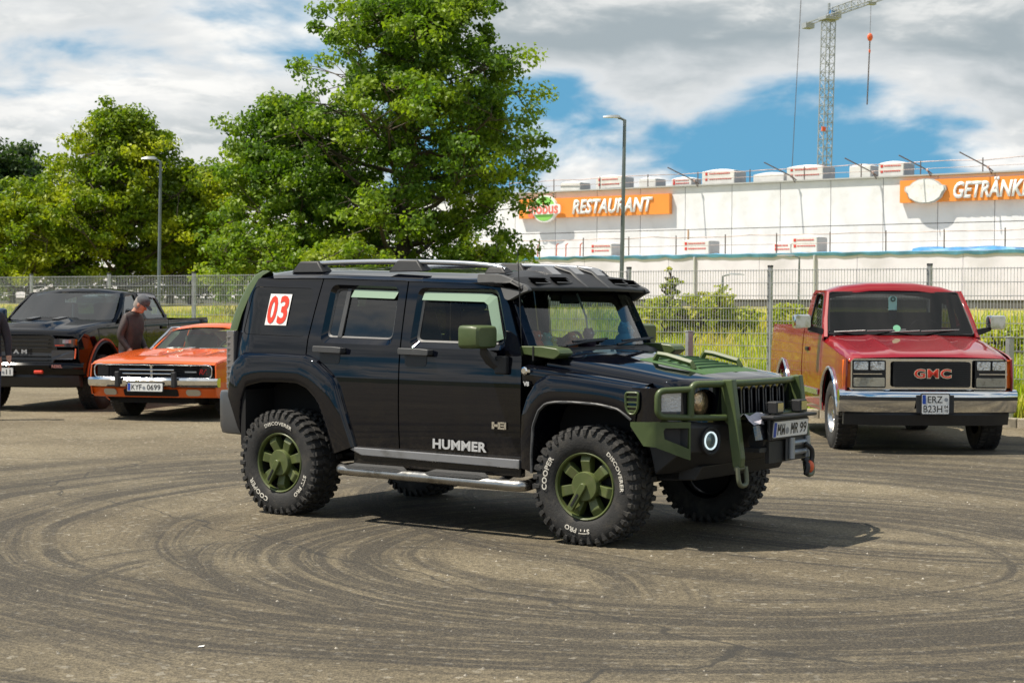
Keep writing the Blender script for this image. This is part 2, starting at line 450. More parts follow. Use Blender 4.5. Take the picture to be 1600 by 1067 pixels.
# tall grass on the bank
def blades(name, n, srange, trange, hrange, cols, seed, width=.012, lean=.35):
    rs = np.random.RandomState(seed)
    t = rs.uniform(*trange, n); s = srange[0]+(srange[1]-srange[0])*rs.rand(n)**1.3
    zb = np.interp(s, [-1.35, -1.3, 0, 3, 6, 10, 14, 600], [.10, .12, .34, .80, 1.25, 1.55, 1.58, 1.58])-.03
    x = F0.x+FD.x*t+FN.x*s; y = F0.y+FD.y*t+FN.y*s
    clump = .55+.45*np.sin(x*1.7+np.sin(y*2.3)*1.5)*np.cos(y*1.3+1.1*np.sin(x*.9))
    h = rs.uniform(*hrange, n)*(.55+.6*np.clip(clump, 0, 1))
    a = rs.uniform(0, 2*np.pi, n); w = width*(.6+.9*rs.rand(n))
    la = rs.uniform(0, 2*np.pi, n); ll = lean*rs.rand(n)*h
    wx, wy = np.cos(a)*w, np.sin(a)*w
    b0 = np.stack([x-wx, y-wy, zb], 1); b1 = np.stack([x+wx, y+wy, zb], 1)
    m0 = np.stack([x-wx*.8+np.cos(la)*ll*.35, y-wy*.8+np.sin(la)*ll*.35, zb+h*.6], 1); m1 = m0+np.stack([1.6*wx, 1.6*wy, 0*h], 1)
    tp = np.stack([x+np.cos(la)*ll, y+np.sin(la)*ll, zb+h], 1)
    V = np.stack([b0, b1, m1, m0, tp], 1).reshape(-1, 3)
    base = np.arange(n)*5
    quads = np.stack([base, base+1, base+2, base+3], 1); tris = np.stack([base+3, base+2, base+4], 1)
    me = bpy.data.meshes.new(name); me.vertices.add(len(V)); me.vertices.foreach_set('co', V.ravel())
    li = np.concatenate([quads.ravel(), tris.ravel()]); me.loops.add(len(li)); me.loops.foreach_set('vertex_index', li.astype(np.int32))
    me.polygons.add(2*n); st = np.concatenate([np.arange(n)*4, 4*n+np.arange(n)*3]); me.polygons.foreach_set('loop_start', st.astype(np.int32))
    me.update(calc_edges=True); me.validate()
    return link(name, me, None, leafmat(name+'_leaf', *cols, scale=.9, tr=.5))
tag(blades('tall_grass', 60000, (-1.15, 6.5), (-30, 7), (.18, .46), ((.31, .39, .04), (.44, .45, .06), (.53, .43, .13)), 7, .016, .8), 'yellow green unmown grass on the bank along the fence', 'grass', kind='stuff')
tag(blades('fresh_grass', 15000, (-1.2, 1.2), (-26, 7), (.18, .45), ((.24, .38, .03), (.36, .46, .04), (.45, .46, .07)), 8, .014, .7), 'fresh green grass between the kerb and the fence', 'grass', kind='stuff')

# ------------------------------------------------------------------ fence
galv = mat('galvanised_steel', (.42, .43, .42), .45, .65, var=.18, vscale=3, dirt_tone=((.2, .19, .17), .5, 2))
galv_dark = mat('post_cap_plastic', (.05, .05, .05), .5)
fence = empty('mesh_fence', tuple(fpt(0)), math.atan2(FD.y, FD.x), 'grey double wire mesh fence with square posts along the grass bank', 'fence')
PW, TOP, BOT = 2.7, 2.23, .25
pm = MB().box((0, 0, (TOP+.04+.1)/2), (.06, .06, TOP+.04-.1)).mesh('post', galv, 0)
cm = MB().box((0, 0, TOP+.045), (.066, .066, .035)).mesh('post_cap', galv_dark, 0)
rm = MB()
for dy in (-.011, .011): rm.box((0, dy, 0), (PW-.05, .009, .011))
rm = rm.mesh('rail', galv, 0)
wm = MB()
nw = 54
for i in range(nw):
    wm.box(((i-(nw-1)/2)*PW/nw, 0, (BOT+TOP)/2), (.0058, .006, TOP-BOT))
wm = wm.mesh('wire_mesh', mat('fence_wire', (.52, .53, .52), .5, .4), 0)
for i in range(-12, 4):
    x = i*PW-1.12
    o = link('post', pm, fence); o.location = (x, .05, 0); c = link('post_cap', cm, o)
    for j in range(11):
        r = link('rail', rm, fence); r.location = (x+PW/2, 0, TOP-.02-j*.2)
    w_ = link('wire_mesh', wm, fence); w_.location = (x+PW/2, 0, 0); w_['kind'] = 'stuff'
# ================================================================== BACKGROUND
def px(x, D, y=None):
    """a place D metres ahead of the camera's foot, seen near pixel column x (and height for pixel row y)"""
    X = (x-800)/2717.2*D
    if y is None: return X
    return X, 1.641+(476.5+(x-800)*.00506-y)/2717.2*D

# ------------------------------------------------------------------ trees
bark = mat('bark', (.07, .055, .04), .9, var=.35, vscale=5, bump=.8, bscale=25)
def mesh_np(name, V, quads, m):
    me = bpy.data.meshes.new(name); me.vertices.add(len(V)); me.vertices.foreach_set('co', V.astype(np.float32).ravel())
    li = quads.ravel().astype(np.int32); me.loops.add(len(li)); me.loops.foreach_set('vertex_index', li)
    me.polygons.add(len(quads)); me.polygons.foreach_set('loop_start', (np.arange(len(quads))*quads.shape[1]).astype(np.int32))
    me.update(calc_edges=True); me.materials.append(m); return me
def leaves(centres, radii, per, size, rs, up=.35):
    """diamond leaves spread through ellipsoidal clumps"""
    C = np.repeat(centres, per, 0); r = np.repeat(radii, per)[:, None]; n = len(C)
    d = rs.normal(size=(n, 3)); d /= np.linalg.norm(d, axis=1)[:, None]
    p = C+d*(r*rs.rand(n, 1)**.45)*np.array([1, 1, .62])
    nn = d*.6+rs.normal(size=(n, 3))*.6+np.array([0, 0, up]); nn /= np.linalg.norm(nn, axis=1)[:, None]
    a = np.cross(nn, rs.normal(size=(n, 3))); a /= np.linalg.norm(a, axis=1)[:, None]; b = np.cross(nn, a)
    s = size*(.6+.8*rs.rand(n, 1)); w = .62
    V = np.stack([p-a*s*.5, p+b*s*.5*w-a*s*.05+nn*s*.08, p+a*s*.5, p-b*s*.5*w-a*s*.05+nn*s*.08], 1).reshape(-1, 3)
    return V, np.arange(n*4).reshape(-1, 4)
def tree(name, label, pos, H, env, cols, seed, n1=26, n2=7, per=55, leaf=.16, clump=.5, trunk_r=.16, group='trees beyond the fence', base=.08, cscale=.5, skew=(0, 0), cat='tree', fill=.55):
    """trunk, limbs to the envelope env(h)->radius, twigs on the limbs, leaf clumps on the twigs"""
    rd = random.Random(seed); rs = np.random.RandomState(seed)
    root = empty(name, pos, 0, label, cat, group)
    tk = MB(); path = []
    for k in range(9):
        h = k/8*H*.93; path.append((rd.uniform(-.1, .1)*k*.25+skew[0]*h/H, rd.uniform(-.1, .1)*k*.25+skew[1]*h/H, h))
    tk.tube(path, [trunk_r*(1-.93*k/8)+.015 for k in range(9)], 9)
    tk.build('trunk', bark, root, 60)
    limbs = MB(); cen = []; rad = []
    P = [Vector(p) for p in path]
    for i in range(n1):
        f = base+(1-base)*((i+.5)/n1)**.9; h = f*H*.9
        k = min(7, int(h/(H*.93)*8)); t = h/(H*.93)*8-k; o = P[k].lerp(P[k+1], t)
        az = i*2.399+rd.uniform(-.5, .5); Rr = env(f)*rd.uniform(.78, 1.03)
        rise = Rr*rd.uniform(.15, .55)+.1
        tip = o+Vector((math.cos(az)*Rr, math.sin(az)*Rr, rise*(1 if f < .85 else .7)))
        mid = o.lerp(tip, .5)+Vector((rd.uniform(-.15, .15), rd.uniform(-.15, .15), -.08*Rr))
        lp = smooth_path([o, mid, tip], 4); r0 = max(.02, trunk_r*(1-f)*.55)
        limbs.tube(lp, [r0*(1-.85*j/(len(lp)-1))+.006 for j in range(len(lp))], 5)
        for j in range(n2):
            u = 1-(j/n2)**1.4*fill*1.35 if n2 > 1 else 1
            u = max(.18, min(1, u)); q = o.lerp(tip, u)
            spread = .32*Rr*(1.15-u*.55)+.22*min(1, H/2.5)
            gz = lambda: max(-1.5, min(1.5, rd.gauss(0, 1)))
            e = q+Vector((gz()*spread, gz()*spread, rd.gauss(.1, .8)*spread*.75))
            if e.z < .25: e.z = .25+rd.random()*.3
            limbs.tube([q, q.lerp(e, .55)+Vector((0, 0, .05)), e], [.016, .011, .004], 4)
            cen.append(e); rad.append(clump*rd.uniform(.6, 1.25))
    limbs.build('limb', bark, root, 60)
    V, Q = leaves(np.array([tuple(c) for c in cen]), np.array(rad), per, leaf, rs)
    V = V[:, :]; V[:, 2] = np.maximum(V[:, 2], .03)
    link('crown', mesh_np('crown', V, Q, leafmat(name+'_foliage', *cols, scale=cscale)), root)
    return root
def prof(*pts):
    hs = [p[0] for p in pts]; rs_ = [p[1] for p in pts]
    return lambda f: float(np.interp(f, hs, rs_))
GZ = 1.5
green = ((.060, .125, .012), (.135, .235, .020), (.26, .35, .026))
tree('maple_tree', 'tallest broad green tree directly behind the black off-road vehicle', (px(622, 46), 46, GZ), 9.3,
     prof((0, 2.8), (.2, 3.15), (.45, 3.25), (.65, 2.75), (.8, 2.0), (.92, 1.3), (1, .5)), green, 11, 52, 12, 135, .125, .45, .22, skew=(.70, 0))
tree('maple_tree', 'lower green tree leaning left beside the tallest tree', (px(482, 47), 47, GZ), 5.8,
     prof((0, 1.9), (.25, 2.15), (.5, 2.05), (.75, 1.5), (1, .5)), ((.07, .14, .012), (.14, .23, .02), (.24, .31, .025)), 12, 34, 11, 125, .12, .42, .13, skew=(-.5, 0))
olive = ((.09, .155, .010), (.20, .28, .014), (.40, .43, .02))
tree('hornbeam_tree', 'pointed yellow green tree left of the lamp post', (px(190, 53), 53, GZ), 6.3,
     prof((0, 2.6), (.2, 2.6), (.5, 2.0), (.75, 1.25), (.9, .7), (1, .25)), olive, 21, 44, 11, 110, .125, .42, .16, cscale=.7)
tree('hornbeam_tree', 'shorter rounded tree right of the left lamp post', (px(300, 54), 54, GZ), 4.5,
     prof((0, 1.5), (.3, 1.6), (.6, 1.35), (.85, .8), (1, .3)), ((.07, .12, .01), (.15, .20, .012), (.33, .34, .018)), 22, 32, 10, 100, .125, .42, .12, cscale=.7)
tree('hornbeam_tree', 'low spreading yellow green tree behind the black pickup', (px(45, 52), 52, GZ), 3.6,
     prof((0, 2.0), (.4, 2.1), (.7, 1.5), (1, .5)), olive, 23, 32, 10, 100, .125, .42, .12, cscale=.7)
tree('ash_tree', 'dark green tree at the left edge behind the yellow green ones', (px(18, 63), 63, GZ), 6.1,
     prof((0, 2.2), (.4, 2.2), (.7, 1.4), (1, .5)), ((.015, .04, .012), (.03, .065, .015), (.05, .09, .02)), 24, 30, 8, 60, .17, .5, .15)
tree('ash_tree', 'dark bushy tree in the gap behind the left lamp post', (px(265, 60), 60, GZ), 4.6,
     prof((0, 2.4), (.4, 2.3), (.75, 1.5), (1, .4)), ((.015, .035, .010), (.028, .055, .013), (.05, .08, .02)), 25, 26, 8, 60, .17, .55, .14)
lime = ((.10, .18, .012), (.19, .28, .02), (.29, .34, .03))
for i, (x, D, H_, lab) in enumerate(((395, 44, 1.9, 'light green shrub at the foot of the lower green tree'),
        (520, 43, 1.5, 'round light green shrub behind the roof of the off-road vehicle'),
        (745, 44, 1.5, 'shrub at the right foot of the tallest tree'))):
    tree('shrub', lab, (px(x, D), D, GZ-.1), H_, prof((0, 1.2), (.4, 1.35), (.75, 1.0), (1, .4)), lime if i < 2 else green, 40+i, 14, 8, 70, .11, .32, .05, 'shrubs behind the fence', .03, .8, cat='shrub')
yl = ((.22, .28, .02), (.34, .38, .035), (.44, .42, .05))
for i, (x, D, H_, r_, lab) in enumerate(((1040, 33.5, .62, .50, 'yellow green bush behind the fence above the hood handles'), (1095, 33, .72, .70, 'widest yellow green bush behind the fence'),
        (1140, 33, .5, .45, 'right end of the yellow green bushes behind the fence'), (1046, 33.2, 1.25, .05, 'thin tall sprout above the yellow green bushes'), (1590, 27.5, .9, .5, 'leafy weeds behind the fence at the right edge'), (1235, 31.5, .55, .35, 'small yellow bush behind the fence beside the pickup'))):
    tree('bush', lab, (px(x, D), D, 1.02 if D > 30 else .4), H_, prof((0, r_), (.5, r_), (.8, r_*.6), (1, r_*.2)), yl, 60+i, 10, 6, 42 if r_ > .1 else 10, .075, .17 if r_ > .1 else .06, .018, 'bushes behind the fence', .03, 1.5, cat='bush')

# ------------------------------------------------------------------ lamp posts
steel = mat('lamp_post_steel', (.17, .20, .21), .45, .5, var=.15, vscale=2)
lamp_head_m = mat('lamp_head_grey', (.38, .40, .41), .4, .3)
def lamp_post(label, x, D, ytop, base_z, arm=-.32, r=.058):
    X, zt = px(x, D, ytop); root = empty('street_lamp', (X, D, base_z), 0, label, 'street lamp', 'street lamps'); root.rotation_euler = (0, R(.75), 0)
    h = zt-base_z
    MB().tube([(0, 0, 0), (0, 0, h*.35), (0, 0, h)], [r, r*.95, r*.72], 12).build('pole', steel, root, 60)
    MB().tube([(0, 0, h-.02), (arm*.3, 0, h+.03), (arm*.55, 0, h+.04)], r*.55, 8).build('arm', steel, root, 60)
    hd = MB(); hd.loft([[(arm*a_, w*c_, h+.045+hh*s_) for c_, s_ in ((-1, 0), (-.7, 1), (.7, 1), (1, 0))] for a_, w, hh in ((.35, .05, .04), (.6, .1, .07), (1.3, .11, .06), (1.75, .06, .03))])
    hd.build('lamp_head', lamp_head_m, root, 50)
    return root
lamp_post('street lamp in front of the trees at left', 247.5, 41.5, 253, 1.2, -.26, .046)
lamp_post('tall street lamp in front of the white hall', 970, 45, 188, 1.4)
lamp_post('small street lamp on the hall forecourt behind the bushes', 1128, 70, 431, 1.5, .5, .05)
lamp_post('small street lamp close to the hall wall above the red pickup', 1247, 74, 402, 1.5, -.55, .05)
for i, (x, D, z0, zt, lab) in enumerate(((1077, 24.6, .1, 1.27, 'square steel bollard on the kerb behind the off-road hood'), (1578, 23.9, .1, 1.22, 'square steel bollard on the kerb right of the red pickup'))):
    b = empty('bollard', (px(x, D), D, z0), .4, lab, 'bollard', 'bollards on the kerb')
    MB().box((0, 0, (zt-z0)/2), (.085, .085, zt-z0)).build('post', galv, b, 0, .006)
    MB().box((0, 0, zt-z0+.012), (.1, .1, .022)).build('cap', galv, b, 0, .005)

# ------------------------------------------------------------------ hall
B0 = Vector((9.94, 90.0))
HR = math.atan2(FD.y, FD.x)
hall = empty('hall', (B0.x, B0.y, 0), HR, 'long white hall of wall panels with a lower front block', 'building')
# local axes of the hall: x along the front (right, nearer), y away, z up
white = mat('wall_panel_white', (.70, .71, .725), .75, var=.05, vscale=.8, dirt_tone=((.50, .50, .49), .5, .5))
white2 = mat('front_block_white', (.69, .67, .78), .8, var=.06, vscale=.9, dirt_tone=((.50, .49, .54), .5, .4))
joint = mat('wall_joint_dark', (.16, .15, .14), .9)
plinth = mat('plinth_grey', (.10, .10, .10), .85, var=.2, vscale=1)
MB().box((-5, 8.2, 4.6), (120, 16, 6.3)).build('core_wall', joint, hall, 0)
pmes = {}
for i in range(-22, 20):
    x0 = -1.2+2.8*i
    for z0, z1 in ((4.0, 5.6), (5.6, 7.85)):
        key = (z0, z1)
        if key not in pmes: pmes[key] = MB().box((1.4, .07, (z0+z1)/2), (2.765, .14, z1-z0-.035)).mesh('wall_panel', white, 0)
        o = link('wall_panel', pmes[key], hall); o.location = (x0, 0, 0)
MB().box((-5, .1, 7.88), (120, .5, .07)).build('parapet_cap', mat('parapet_metal', (.5, .5, .48), .5, .5), hall, 0)
MB().box((-5, -3.05, 2.83), (120, 5.7, 2.45)).build('front_block_core', joint, hall, 0)
fm = MB().box((2.5, -6.02, 3.0), (4.98, .12, 2.08)).mesh('front_panel', white2, 0)
for i in range(-12, 12):
    o = link('front_panel', fm, hall); o.location = (5*i+1.7, 0, 0)
MB().box((-5, -5.98, 1.78), (120, .1, .36)).build('plinth', plinth, hall, 0)
MB().box((-5, -3.1, 4.07), (120, 5.9, .06)).build('front_roof', mat('roof_membrane', (.45, .45, .44), .8), hall, 0)
pipe_m = mat('downpipe_zinc', (.55, .56, .57), .6, .1)
for x in (-8.3, 3.2, 9.6):
    MB().tube([(x, -6.15, 1.6), (x, -6.15, 3.98)], .06, 8).build('downpipe', pipe_m, hall, 60)
MB().box((-1.0, -.03, 5.15), (.05, .02, .9)).build('rust_stain_fitting', mat('rusty_orange', (.45, .22, .05), .8), hall, 0)
# blue tarpaulin edge, uneven, along the front roof
tp = MB(); rd = random.Random(5); xs = [-16+.45*i for i in range(90)]
rings = []
for x in xs:
    zz = 4.06+rd.uniform(-.03, .02); hh = rd.uniform(.07, .15)
    rings.append([(x, -6.14, zz-hh), (x, -6.16-rd.uniform(0, .03), zz+.02), (x, -5.9, zz+.06), (x, -5.9, zz-.02)])
tp.loft(rings); o = tp.build('tarpaulin', mat('blue_tarp', (.10, .30, .48), .5, var=.3, vscale=1.2), None, 50)
o.location = (B0.x, B0.y, 0); o.rotation_euler = (0, 0, HR); tag(o, 'narrow blue tarpaulin laid along the edge of the front roof', 'tarpaulin')
tp = MB(); rings = []
for i in range(14):
    x = 14.3+i*.36; rings.append([(x, -6.0, 4.1), (x, -5.95, 4.2+.05*math.sin(i*1.3)+.04*rd.random()), (x, -4.9, 4.26+.06*math.sin(i*.9)), (x, -4.6, 4.1)])
tp.loft(rings); o = tp.build('tarpaulin', mat('bright_blue_tarp', (.04, .25, .55), .45, var=.3, vscale=2), None, 40)
o.location = (B0.x, B0.y, 0); o.rotation_euler = (0, 0, HR); tag(o, 'bright blue crumpled tarpaulin heaped on the front roof at right', 'tarpaulin')

# signs
orange = mat('sign_orange', (.80, .27, .045), .45, var=.04, vscale=1)
letter_w = mat('sign_letter_white', (.82, .82, .80), .4)
letter_s = mat('sign_letter_side', (.05, .05, .06), .5)
def hall_thing(name, label, cat, group=None):
    return empty(name, (B0.x, B0.y, 0), HR, label, cat, group)
def sign_letters(root, txt, x0, x1, z, cap):
    me = text_mesh(txt, 1., .028, .28, 1., 0.); xs_ = [v.co.x for v in me.vertices]; w0 = max(xs_)-min(xs_); bpy.data.meshes.remove(me)
    me = text_mesh('E', 1., .028, 0, 1., 0.); hs = max(v.co.y for v in me.vertices)-min(v.co.y for v in me.vertices); bpy.data.meshes.remove(me)
    sy = cap/hs; sx = (x1-x0)/w0; cur = x0
    adv = []
    for ch in txt:
        a = text_mesh('HH', 1., 0, 0, 1., 0., 'LEFT'); b_ = text_mesh('H'+ch+'H', 1., 0, 0, 1., 0., 'LEFT')
        adv.append(max(v.co.x for v in b_.vertices)-max(v.co.x for v in a.vertices)); bpy.data.meshes.remove(a); bpy.data.meshes.remove(b_)
    k = (x1-x0)/sum(adv)
    me = text_mesh('E', 1., 0, 0, 1., 0., 'LEFT'); ymid = sum(v.co.y for v in me.vertices)/len(me.vertices); bpy.data.meshes.remove(me)
    for ch, w in zip(txt, adv):
        for dp, yy, mm, nm, bo in ((.05, -.34, letter_w, 'letter', .030), (.09, -.23, letter_s, 'letter_side', .034)):
            me = text_mesh(ch, 1., bo, .25, 1., 0., 'LEFT')
            bm = bmesh.new(); bm.from_mesh(me)
            r = bmesh.ops.extrude_face_region(bm, geom=bm.faces[:]); vv = [e for e in r['geom'] if isinstance(e, bmesh.types.BMVert)]
            for v in vv: v.co.z += 1.0
            bmesh.ops.recalc_face_normals(bm, faces=bm.faces); bm.to_mesh(me); bm.free()
            Mx = Matrix(((k, 0, 0, cur), (0, 0, -dp, yy+dp*.5), (0, sy, 0, z-ymid*sy), (0, 0, 0, 1)))
            me.transform(Mx); me.materials.clear(); me.materials.append(mm)
            if nm == 'letter': par = link(nm, me, root)
            else: link(nm, me, par)
        cur += w*k
s1 = hall_thing('sign', 'orange wall sign reading RESTAURANT with a round green logo', 'sign')
MB().box((-6.95, -.16, 6.97), (9.9, .28, 1.06)).build('board', orange, s1, 0)
sign_letters(s1, 'RESTAURANT', -8.25, -3.15, 6.98, .76)
lg = MB()
def disc(mb, c, r, depth, y, n=40, sx=1.): mb.prism([(c[0]+r*sx*math.cos(2*math.pi*k/n), c[1]+r*math.sin(2*math.pi*k/n)) for k in range(n)], lambda u, v, w: (u, w, v), y, y-depth)
disc(lg, (-10.0, 6.93), .74, .2, -.3, sx=1.12); L = lg.build('logo', mat('logo_white', (.78, .78, .75), .45), s1, 30)
lg = MB(); disc(lg, (-10.0, 6.93), .66, .05, -.47, sx=1.12); lg.build('logo_disc', mat('logo_green', (.22, .52, .10), .5), L, 30)
lg = MB(); lg.prism(rrect(-11.15, 6.62, -8.85, 7.16, .2), lambda u, v, w: (u, w, v), -.5, -.58); lg.build('logo_band', MATS['logo_white'], L, 30)
text_obj('logo_lettering', 'globus', mat('logo_red', (.70, .16, .12), .5), L, frameM((-10.0, -.595, 6.93), (1, 0, 0), (0, 0, 1)), size=.86, bold=.02, sx=.92)
s2 = hall_thing('sign', 'orange wall sign reading GETRÄNKE with a blank white oval plate', 'sign')
MB().box((15.6, -.16, 7.12), (9.2, .28, 1.06)).build('board', orange, s2, 0)
sign_letters(s2, 'GETRÄNKE', 13.65, 17.35, 7.10, .76)
ov = [( .0, .60), (.35, .56), (.62, .44), (.80, .28), (1.02, .24), (1.05, .05), (.92, -.08), (.80, -.32), (.52, -.50), (.2, -.58)]
ov = ov+[(-x, z) for x, z in reversed(ov[1:])]
for nm, k, y, dp, mm in (('plate_rim', 1.0, -.3, .15, mat('plate_grey', (.42, .43, .42), .5)), ('plate', .92, -.46, .05, mat('plate_white', (.75, .75, .73), .6, var=.05, dirt_tone=((.45, .43, .4), .5, 2.)))):
    q = MB(); q.prism([(12.35+u*k, 7.1+v*k) for u, v in reversed(ov)], lambda u, v, w: (u, w, v), y, y-dp); q.build(nm, mm, s2, 30, fix=True)

# insulation packs on the two roofs
pack_m = mat('pack_white_film', (.72, .72, .70), .35, var=.08, vscale=2)
pack_shade = mat('pack_side_shade', (.40, .41, .42), .5, var=.1, vscale=2)  # shade of the packs' right face put into a colour
red = mat('print_red', (.62, .05, .04), .5)
def pack(x, y, z, w, d, h, lab, printed=True, rows=2):
    root = empty('insulation_pack', (B0.x, B0.y, 0), HR, lab, 'insulation pack', 'insulation packs on the roofs')
    MB().box((x, y, z+h*.48), (w, d, h*.94)).build('wool_block', pack_m, root, 0, .03)
    rings = []
    for u in (-.5, -.25, 0, .25, .5):
        hh = .10*(1-4*u*u)+.02; rings.append([(x+u*w, y-d/2, z+h*.95), (x+u*w, y-d/3, z+h*.95+hh), (x+u*w, y+d/3, z+h*.95+hh), (x+u*w, y+d/2, z+h*.95)])
    MB().loft(rings).build('film_cover', mat('film_cover', (.80, .80, .79), .3), root, 40)
    MB().box((x+w/2+.012, y, z+h*.47), (.02, d*.94, h*.88)).build('side_shade', pack_shade, root, 0)  # thin grey layer paints the shaded right face of the pack
    MB().box((x, y-.02, z-.0), (w*.9, d*.9, .06)).build('pallet', mat('pallet_wood', (.3, .22, .13), .8), root, 0)
    if printed:
        for r_ in range(rows):
            zz = z+h*(.78-.36*r_*(2/rows)); q = MB()
            q.box((x-w*.36, y-d/2-.012, zz), (.13, .012, .13)); q.build('printed_mark', red, root, 0)
            q = MB(); cx = x-w*.27; rr = random.Random(int(x*10)+r_)
            while cx < x+w*.36:
                ww = rr.uniform(.05, .11); q.box((cx+ww/2, y-d/2-.012, zz), (ww, .012, .05)); cx += ww+.03
            q.build('printed_line', red, root, 0)
rp = [(-3.0, -4.6, 4.13, 1.5, 1.0, .8, 'printed white pack on the front roof below the RESTAURANT sign'), (2.6, -4.6, 4.13, 1.7, 1.0, .86, 'tall printed white pack on the middle of the front roof'),
      (7.1, -4.2, 4.13, 1.0, .9, .6, 'low printed pack left of the pair on the front roof'), (8.5, -4.6, 4.13, 1.5, 1.0, .95, 'large printed pack right of the pair on the front roof')]
rp += [(-8.9, .9, 7.9, 1.5, 1.0, .6, 'plain whitish pack on the upper roof left end'), (-6.4, 1.1, 7.9, 1.9, 1.2, .9, 'printed pack above the RESTAURANT letters'), (-4.3, 1.6, 7.9, 1.2, 1.0, .7, 'greyish small pack beside the lamp post top'),
       (-1.9, 1.2, 7.9, 1.4, 1.0, .55, 'low printed pack above the end of the RESTAURANT sign'), (.4, 1.2, 7.9, 2.2, 1.2, .95, 'long printed pack on the upper roof left of the crane'), (3.2, 1.5, 7.9, 2.0, 1.2, .6, 'low white pack on the upper roof left of the crane cable'),
       (5.4, 1.3, 7.9, 2.3, 1.3, .95, 'biggest printed pack at the foot of the crane'), (8.3, 1.4, 7.9, 1.3, 1.0, .85, 'plain pack right of the crane on the upper roof'), (10.1, 1.2, 7.9, 1.5, 1.2, .9, 'rounded white pack near the GETRÄNKE sign')]
for i, (x, y, z, w, d, h, lab) in enumerate(rp): pack(x, y, z, w*.88, d, h*.80, lab, i not in (4, 6, 9, 11), 2)
# guard rails
tube_m = mat('scaffold_tube', (.16, .13, .12), .5, .5); rail_r = mat('rail_red_white', (.42, .30, .27), .5, var=.6, vscale=.9)
def guard(label, y, z, x0, x1, step, lean, hgt):
    root = hall_thing('guard_rail', label, 'guard rail')
    x = x0; rd_ = random.Random(int(x0*7))
    while x <= x1:
        MB().tube([(x, y, z-.1), (x, y, z+hgt+.08)], .028, 6).build('post', tube_m, root, 60); x += step
    n_ = int((x1-x0)/step)*2; pp = [(x0+(x1-x0)*k/n_, y, z+hgt+rd_.uniform(-.05, .05)) for k in range(n_+1)]
    MB().tube(pp, .02, 5).build('top_rail', rail_r, root, 60)
    MB().tube([(p[0], p[1], z+hgt*.5) for p in pp], .014, 5).build('mid_rail', tube_m, root, 60)
    return root
guard('guard rail along the edge of the front roof', -5.9, 4.1, -14.5, 24, 2.75, 0, .85)
guard('guard rail along the edge of the upper roof', .25, 7.9, -13, 20, 3.1, 0, .62)
for i, (x, lab) in enumerate(((-.45, 'leaning pole on the upper roof edge right of the RESTAURANT sign'), (5.2, 'leaning pole on the upper roof edge at the crane cable'), (9.6, 'leaning pole left of the blank oval plate'), (12.4, 'leaning pole above the blank oval plate'), (15.4, 'leaning pole above the GETRÄNKE letters'))):
    r_ = hall_thing('scaffold_pole', lab, 'pole', 'leaning poles on the roof edge')
    MB().tube([(x-.9, -1.5, 8.75), (x, -.35, 8.1), (x+.25, .2, 7.75)], .03, 6).build('pole', tube_m, r_, 60)
    MB().tube([(x, -.35, 8.1), (x+.08, -.1, 7.8)], .025, 6).build('brace', tube_m, r_, 60)
    MB().ball((x, -.35, 8.1), .07, 8, 5).build('clamp', rail_r, r_)
for i, x in enumerate((-6.9, -5.7, -5.1, -4.2)):
    r_ = hall_thing('red_pin', ('first', 'second', 'third', 'fourth')[i]+' thin red pin from the left on the front roof', 'pin', 'red pins on the front roof')
    MB().tube([(x, -5.2, 4.1), (x+.02, -5.2, 4.75)], .03, 6).tube([(x+.02, -5.2, 4.72), (x+.14, -5.2, 4.8)], .025, 6).build('rod', mat('pin_red', (.6, .12, .05), .5), r_)
# ------------------------------------------------------------------ crane
cr = empty('tower_crane', (px(1281.5, 250), 250, 1.5), R(20), 'grey lattice tower crane behind the white hall', 'crane'); cr.rotation_euler = (0, R(1.3), R(20))
cs = mat('crane_steel', (.40, .42, .43), .5, .4, var=.1)
Hc = 41.0; w = .72
tw = MB()
for sx in (-w, w):
    for sy in (-w, w): tw.tube([(sx, sy, 0), (sx, sy, Hc)], .085, 6)
tw.build('mast_chord', cs, cr, 0)
nseg = 34
for k in range(10, nseg):
    z0, z1 = Hc*k/nseg, Hc*(k+1)/nseg; b = MB()
    for (a_, c_) in (((-w, -w), (w, -w)), ((w, -w), (w, w)), ((w, w), (-w, w)), ((-w, w), (-w, -w))):
        p0, p1 = ((*a_, z0), (*c_, z1)) if k % 2 else ((*c_, z0), (*a_, z1))
        b.tube([p0, p1], .045, 5); b.tube([(*a_, z1), (*c_, z1)], .04, 5)
    b.build('mast_lattice', cs, cr, 0)
cab = MB().box((0, 0, Hc+.4), (2.2, 2.2, .5)).box((.9, -.6, Hc+1.0), (1.0, 1.2, 1.2)); cab.build('slewing_unit', cs, cr, 0, .05)
MB().tube([(0, 0, Hc), (0, 0, Hc+2.6)], .18, 6).build('tower_head', cs, cr, 0)
ja = math.atan2(-16, 4.8)-R(20)
jd = Vector((math.cos(ja), math.sin(ja), .0)); jn = Vector((-jd.y, jd.x, 0))
jb = MB(); o_ = Vector((0, 0, Hc+.7)); LJ = 46
for off, zz in ((jn*.6, 0), (-jn*.6, 0), (Vector((0, 0, 0)), 1.1)): jb.tube([o_+off+Vector((0, 0, zz)), o_+off+jd*LJ+Vector((0, 0, zz))], .08, 5)
jb.build('jib_chord', cs, cr, 0)
for k in range(24):
    b = MB(); p0 = o_+jd*(LJ*k/24); p1 = o_+jd*(LJ*(k+1)/24); pm_ = (p0+p1)/2+Vector((0, 0, 1.1))
    for q0 in (p0+jn*.6, p0-jn*.6, p1+jn*.6, p1-jn*.6): b.tube([q0, pm_], .04, 4)
    b.tube([p0+jn*.6, p0-jn*.6], .04, 4); b.build('jib_lattice', cs, cr, 0)
cj = MB()
for off in (jn*.5, -jn*.5): cj.tube([o_+off, o_+off-jd*7], .1, 5)
